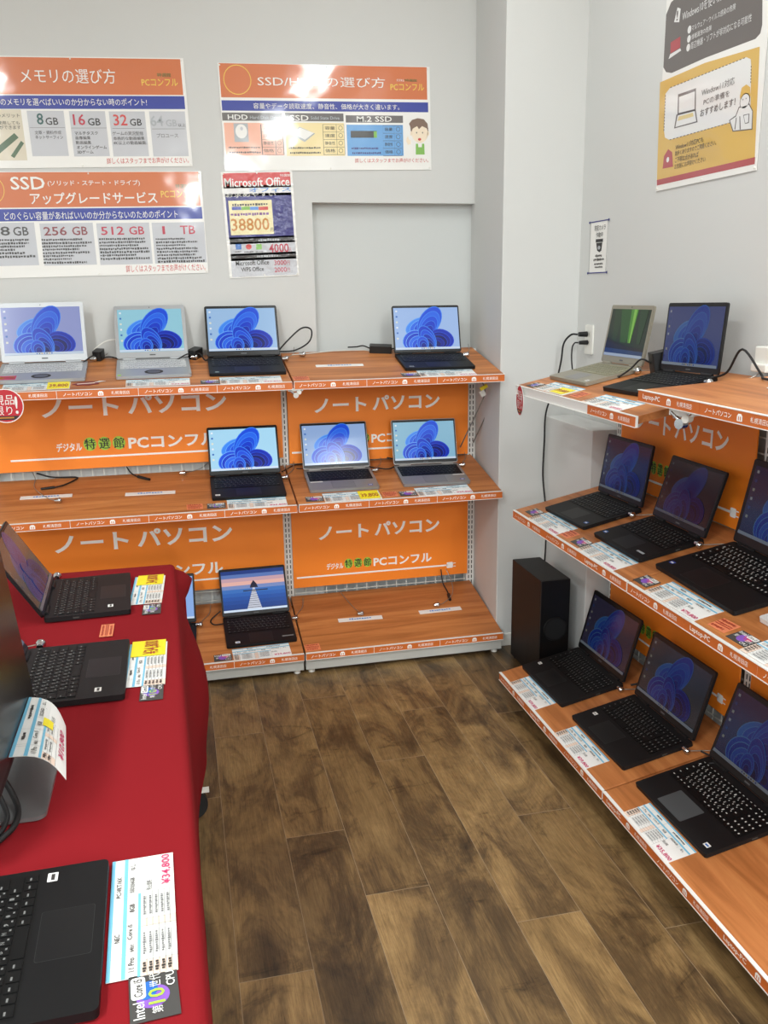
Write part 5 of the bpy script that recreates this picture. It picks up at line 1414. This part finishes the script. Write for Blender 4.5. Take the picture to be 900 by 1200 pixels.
cable([S3('Lm', -.62, .46, .02), S3('Lm', -.555, .44, .006), S3('Lm', -.46, .425, .006), S3('Lm', -.455, .40, .006), S3('Lm', -.50, .345, .006), S3('Lm', -.545, .325, .005)], .0035, 'short black cable curled on the middle back shelf above the left label strip', ends=[(S3('Lm', -.535, .328, .006), S3('Lm', -.59, .318, .006), .006, BLACKP)])
cable([S3('Lm', -.245, .46, .03), S3('Lm', -.225, .43, .008), S3('Lm', -.19, .38, .006)], .003, 'loose black plug lead lying at the middle of the middle back shelf', ends=[(S3('Lm', -.195, .387, .008), S3('Lm', -.145, .345, .008), .007, BLACKP)])
cable([S3('Lb', 1.19, .46, .09), S3('Lb', 1.195, .43, .03), S3('Lb', 1.205, .38, .008), S3('Lb', 1.20, .345, .007)], .003, 'loose black plug lead at the back of the bare base shelf', ends=[(S3('Lb', 1.203, .355, .008), S3('Lb', 1.195, .305, .008), .008, BLACKP)])
cable([S3('Lm', .43, .34, .01), S3('Lm', .50, .42, .006), S3('Lm', .57, .41, .01), S3('Lm', .56, .37, .006), S3('Lm', .50, .38, .005)], .0025, 'black cable coil left of the left grey laptop')
cable([S3('Lm', .80, .36, .008), S3('Lm', .86, .33, .006), S3('Lm', .92, .31, .007), S3('Lm', .98, .36, .02), S3('Lm', .93, .41, .02)], .003, 'black cable between the two grey laptops')
cable([S3('Lb', .13, .28, .012), S3('Lb', .085, .29, .006), S3('Lb', .075, .33, .006), S3('Lb', .12, .36, .03)], .003, 'black cable loop left of the pier laptop')
cable([S3('Rb', .42, .36, .02), S3('Rb', .445, .40, .03), S3('Rb', .46, .43, .05), S3('Rb', .44, .45, .10)], .004, 'black cable behind the laptop next to the speaker')
cable([S3('Rb', .90, .34, .02), S3('Rb', .935, .36, .01), S3('Rb', .97, .36, .012), S3('Rb', .96, .33, .014)], .003, 'black cable in the gap before the nearest base laptop')
cable([S3('Rm', .44, .36, .01), S3('Rm', .46, .40, .03), S3('Rm', .43, .42, .05)], .003, 'black cable behind the farthest laptop of the right-hand middle shelf')
for pts, lb in [([(1.30, 3.74, 1.235), (1.34, 3.75, 1.16), (1.315, 3.80, 1.05), (1.29, 3.86, .95), (1.285, 3.93, .88)], 'grey cable hanging left under the end of the top back shelf, yellow clip on it'), ([(1.40, 3.70, 1.235), (1.385, 3.76, 1.13), (1.36, 3.84, 1.0), (1.345, 3.92, .90)], 'grey cable hanging right of the yellow-clipped one under the top back shelf')]:
    cable(pts, .003, lb, mat('cable_grey', (120, 116, 110), 0.5))
b = MB(); b.M = Matrix.Translation((1.332, 3.745, 1.178)) @ Matrix.Rotation(-.5, 4, 'Y'); b.box(-.018, .018, -.006, .006, -.008, .008, ink('yellowp')); b.box(-.030, -.006, -.008, .008, -.034, -.006, PLASTIC); tag(b.build('cable_clip', bevel=.002), 'small yellow and white clip on the hanging grey cable', 'clip')
# ------------------------------------------------------------------ silver security locks with thin tethers
def lock(s, u, v, label, tail=((.02, .05, .004), (.05, .10, .004), (.06, .15, .02)), h=.0125, flip=1):
    r = empty('security_lock', on(s, u, v, 0, .0004)); tag(r, label, 'security lock', 'silver laptop security locks')
    b = MB(); b.cyl((-.012*flip, 0, h), (.006*flip, 0, h), .0075, .0105, CHROME, 14); b.ball((.008*flip, 0, h), .0122, CHROME, 12, (.8, 1, 1)); b.build('lock_head', r)
    b = MB(); b.tube([(.008*flip, 0.004, h)]+[(x*flip, y, z) for x, y, z in tail], .0017, mat('tether_steel', (170, 166, 158), 0.3, .7), 6); b.build('tether', r)
for a in [('Lt', -.337, .385, 'silver lock at the right side of the large silver laptop'), ('Lt', .078, .372, 'silver lock at the right side of the small silver laptop'), ('Lt', .459, .30, 'silver lock at the right side of the black laptop by the top shelf joint'), ('Lt', 1.266, .27, 'silver lock on the thin black laptop at the right end of the top back shelf'),
 ('Lm', .433, .27, 'silver lock on the black laptop of the middle back shelf'), ('Lm', .845, .29, 'silver lock on the left grey laptop'), ('Lm', 1.258, .29, 'silver lock on the right grey laptop'), ('Lb', .020, .29, 'silver lock on the half-hidden laptop behind the red cloth'), ('Lb', .446, .27, 'silver lock on the pier laptop'),
 ('Rt', .362, .30, 'silver lock on the gold laptop'), ('Rt', .782, .30, 'silver lock on the black laptop of the right-hand top shelf'), ('Rm', .432, .27, 'silver lock on the farthest laptop of the right-hand middle shelf'), ('Rm', .822, .28, 'silver lock on the dim-screened laptop'),
 ('Rb', .410, .32, 'silver lock on the laptop next to the speaker'), ('Rb', .862, .31, 'silver lock on the grey-screened base laptop'), ('T', 2.635, .385, 'silver lock at the far side of the far table laptop'), ('T', 2.092, .36, 'silver lock at the far side of the middle table laptop')]:
    lock(*a)
def lockb(s, u, v, label, tail): 
    lock(s, u, v, label, tail)
lockb('Lm', -.508, .173, 'loose silver lock on a thin wire across the left label strip', ((-.03, .03, .006), (-.08, .10, .006), (-.11, .17, .006), (-.115, .25, .010), (-.13, .285, .03)))
lockb('Lm', -.005, .385, 'loose silver lock at the back of the middle back shelf', ((.03, .03, .004), (.08, .06, .004), (.12, .09, .02)))
lockb('Lt', .541, .36, 'loose silver lock on the bare top back shelf', ((.0, .03, .004), (.02, .06, .004)))
lockb('Lb', .747, .256, 'loose silver lock above the left bare label strip of the base shelf', ((-.01, .05, .004), (-.03, .12, .004), (-.06, .20, .02)))
lockb('Lb', 1.115, .267, 'loose silver lock above the right bare label strip of the base shelf', ((.04, .02, .004), (.10, .07, .02), (.115, .14, .05), (.10, .19, .09)))
# ------------------------------------------------------------------ clips at the shelf joints, torn tag
def clip(M, label):
    r = empty('shelf_clip', M); tag(r, label, 'clip', 'shiny shelf joint clips')
    b = MB(); b.box(-.03, .03, -.002, .002, .008, .020, WHITE); b.tube([(-.026, 0, .014), (-.012, 0, .004), (0, 0, -.006), (.012, 0, .004), (.024, 0, .016)], .0045, CHROME, 10); b.build('hook', r)
    b = MB(); b.cyl((0, -.008, -.008), (0, .010, -.008), .011, .011, CHROME, 16); b.cyl((.014, -.007, .004), (.014, .009, .004), .009, .009, PLASTIC, 14); b.build('knob', r)
clip(Matrix.Translation((.463, 3.553, 1.207)), 'shiny clip under the joint of the top back shelf')
clip(Matrix.Translation((1.262, 2.03, 1.268)) @ Matrix.Rotation(-1.2, 4, 'Z') @ Matrix.Scale(1.25, 4), 'shiny clip hanging under the raised right-hand top shelf, in front of the orange sign')
b = MB(); pts = []
for i in range(22):
    a = 2*math.pi*i/22; k = .8+.2*((i*7) % 3)/2; pts.append((.055*k*math.cos(a), .026*k*math.sin(a)))
b.prism(pts, 0, .001, mat('ink_dark_red', (124, 36, 34), .5)); b.rect(-.035, -.006, .03, .004, .0014, ink('peach')); b.poly([(.02, .0), (.075, .012), (.05, .02)], .0013, ink('paper'))
o = b.build('torn_label'); o.matrix_world = on('Lt', -.343, .075, 8, .001); tag(o, 'torn dark red label on the shelf right of the yellow-ended card', 'label')
bpy.context.view_layer.update()
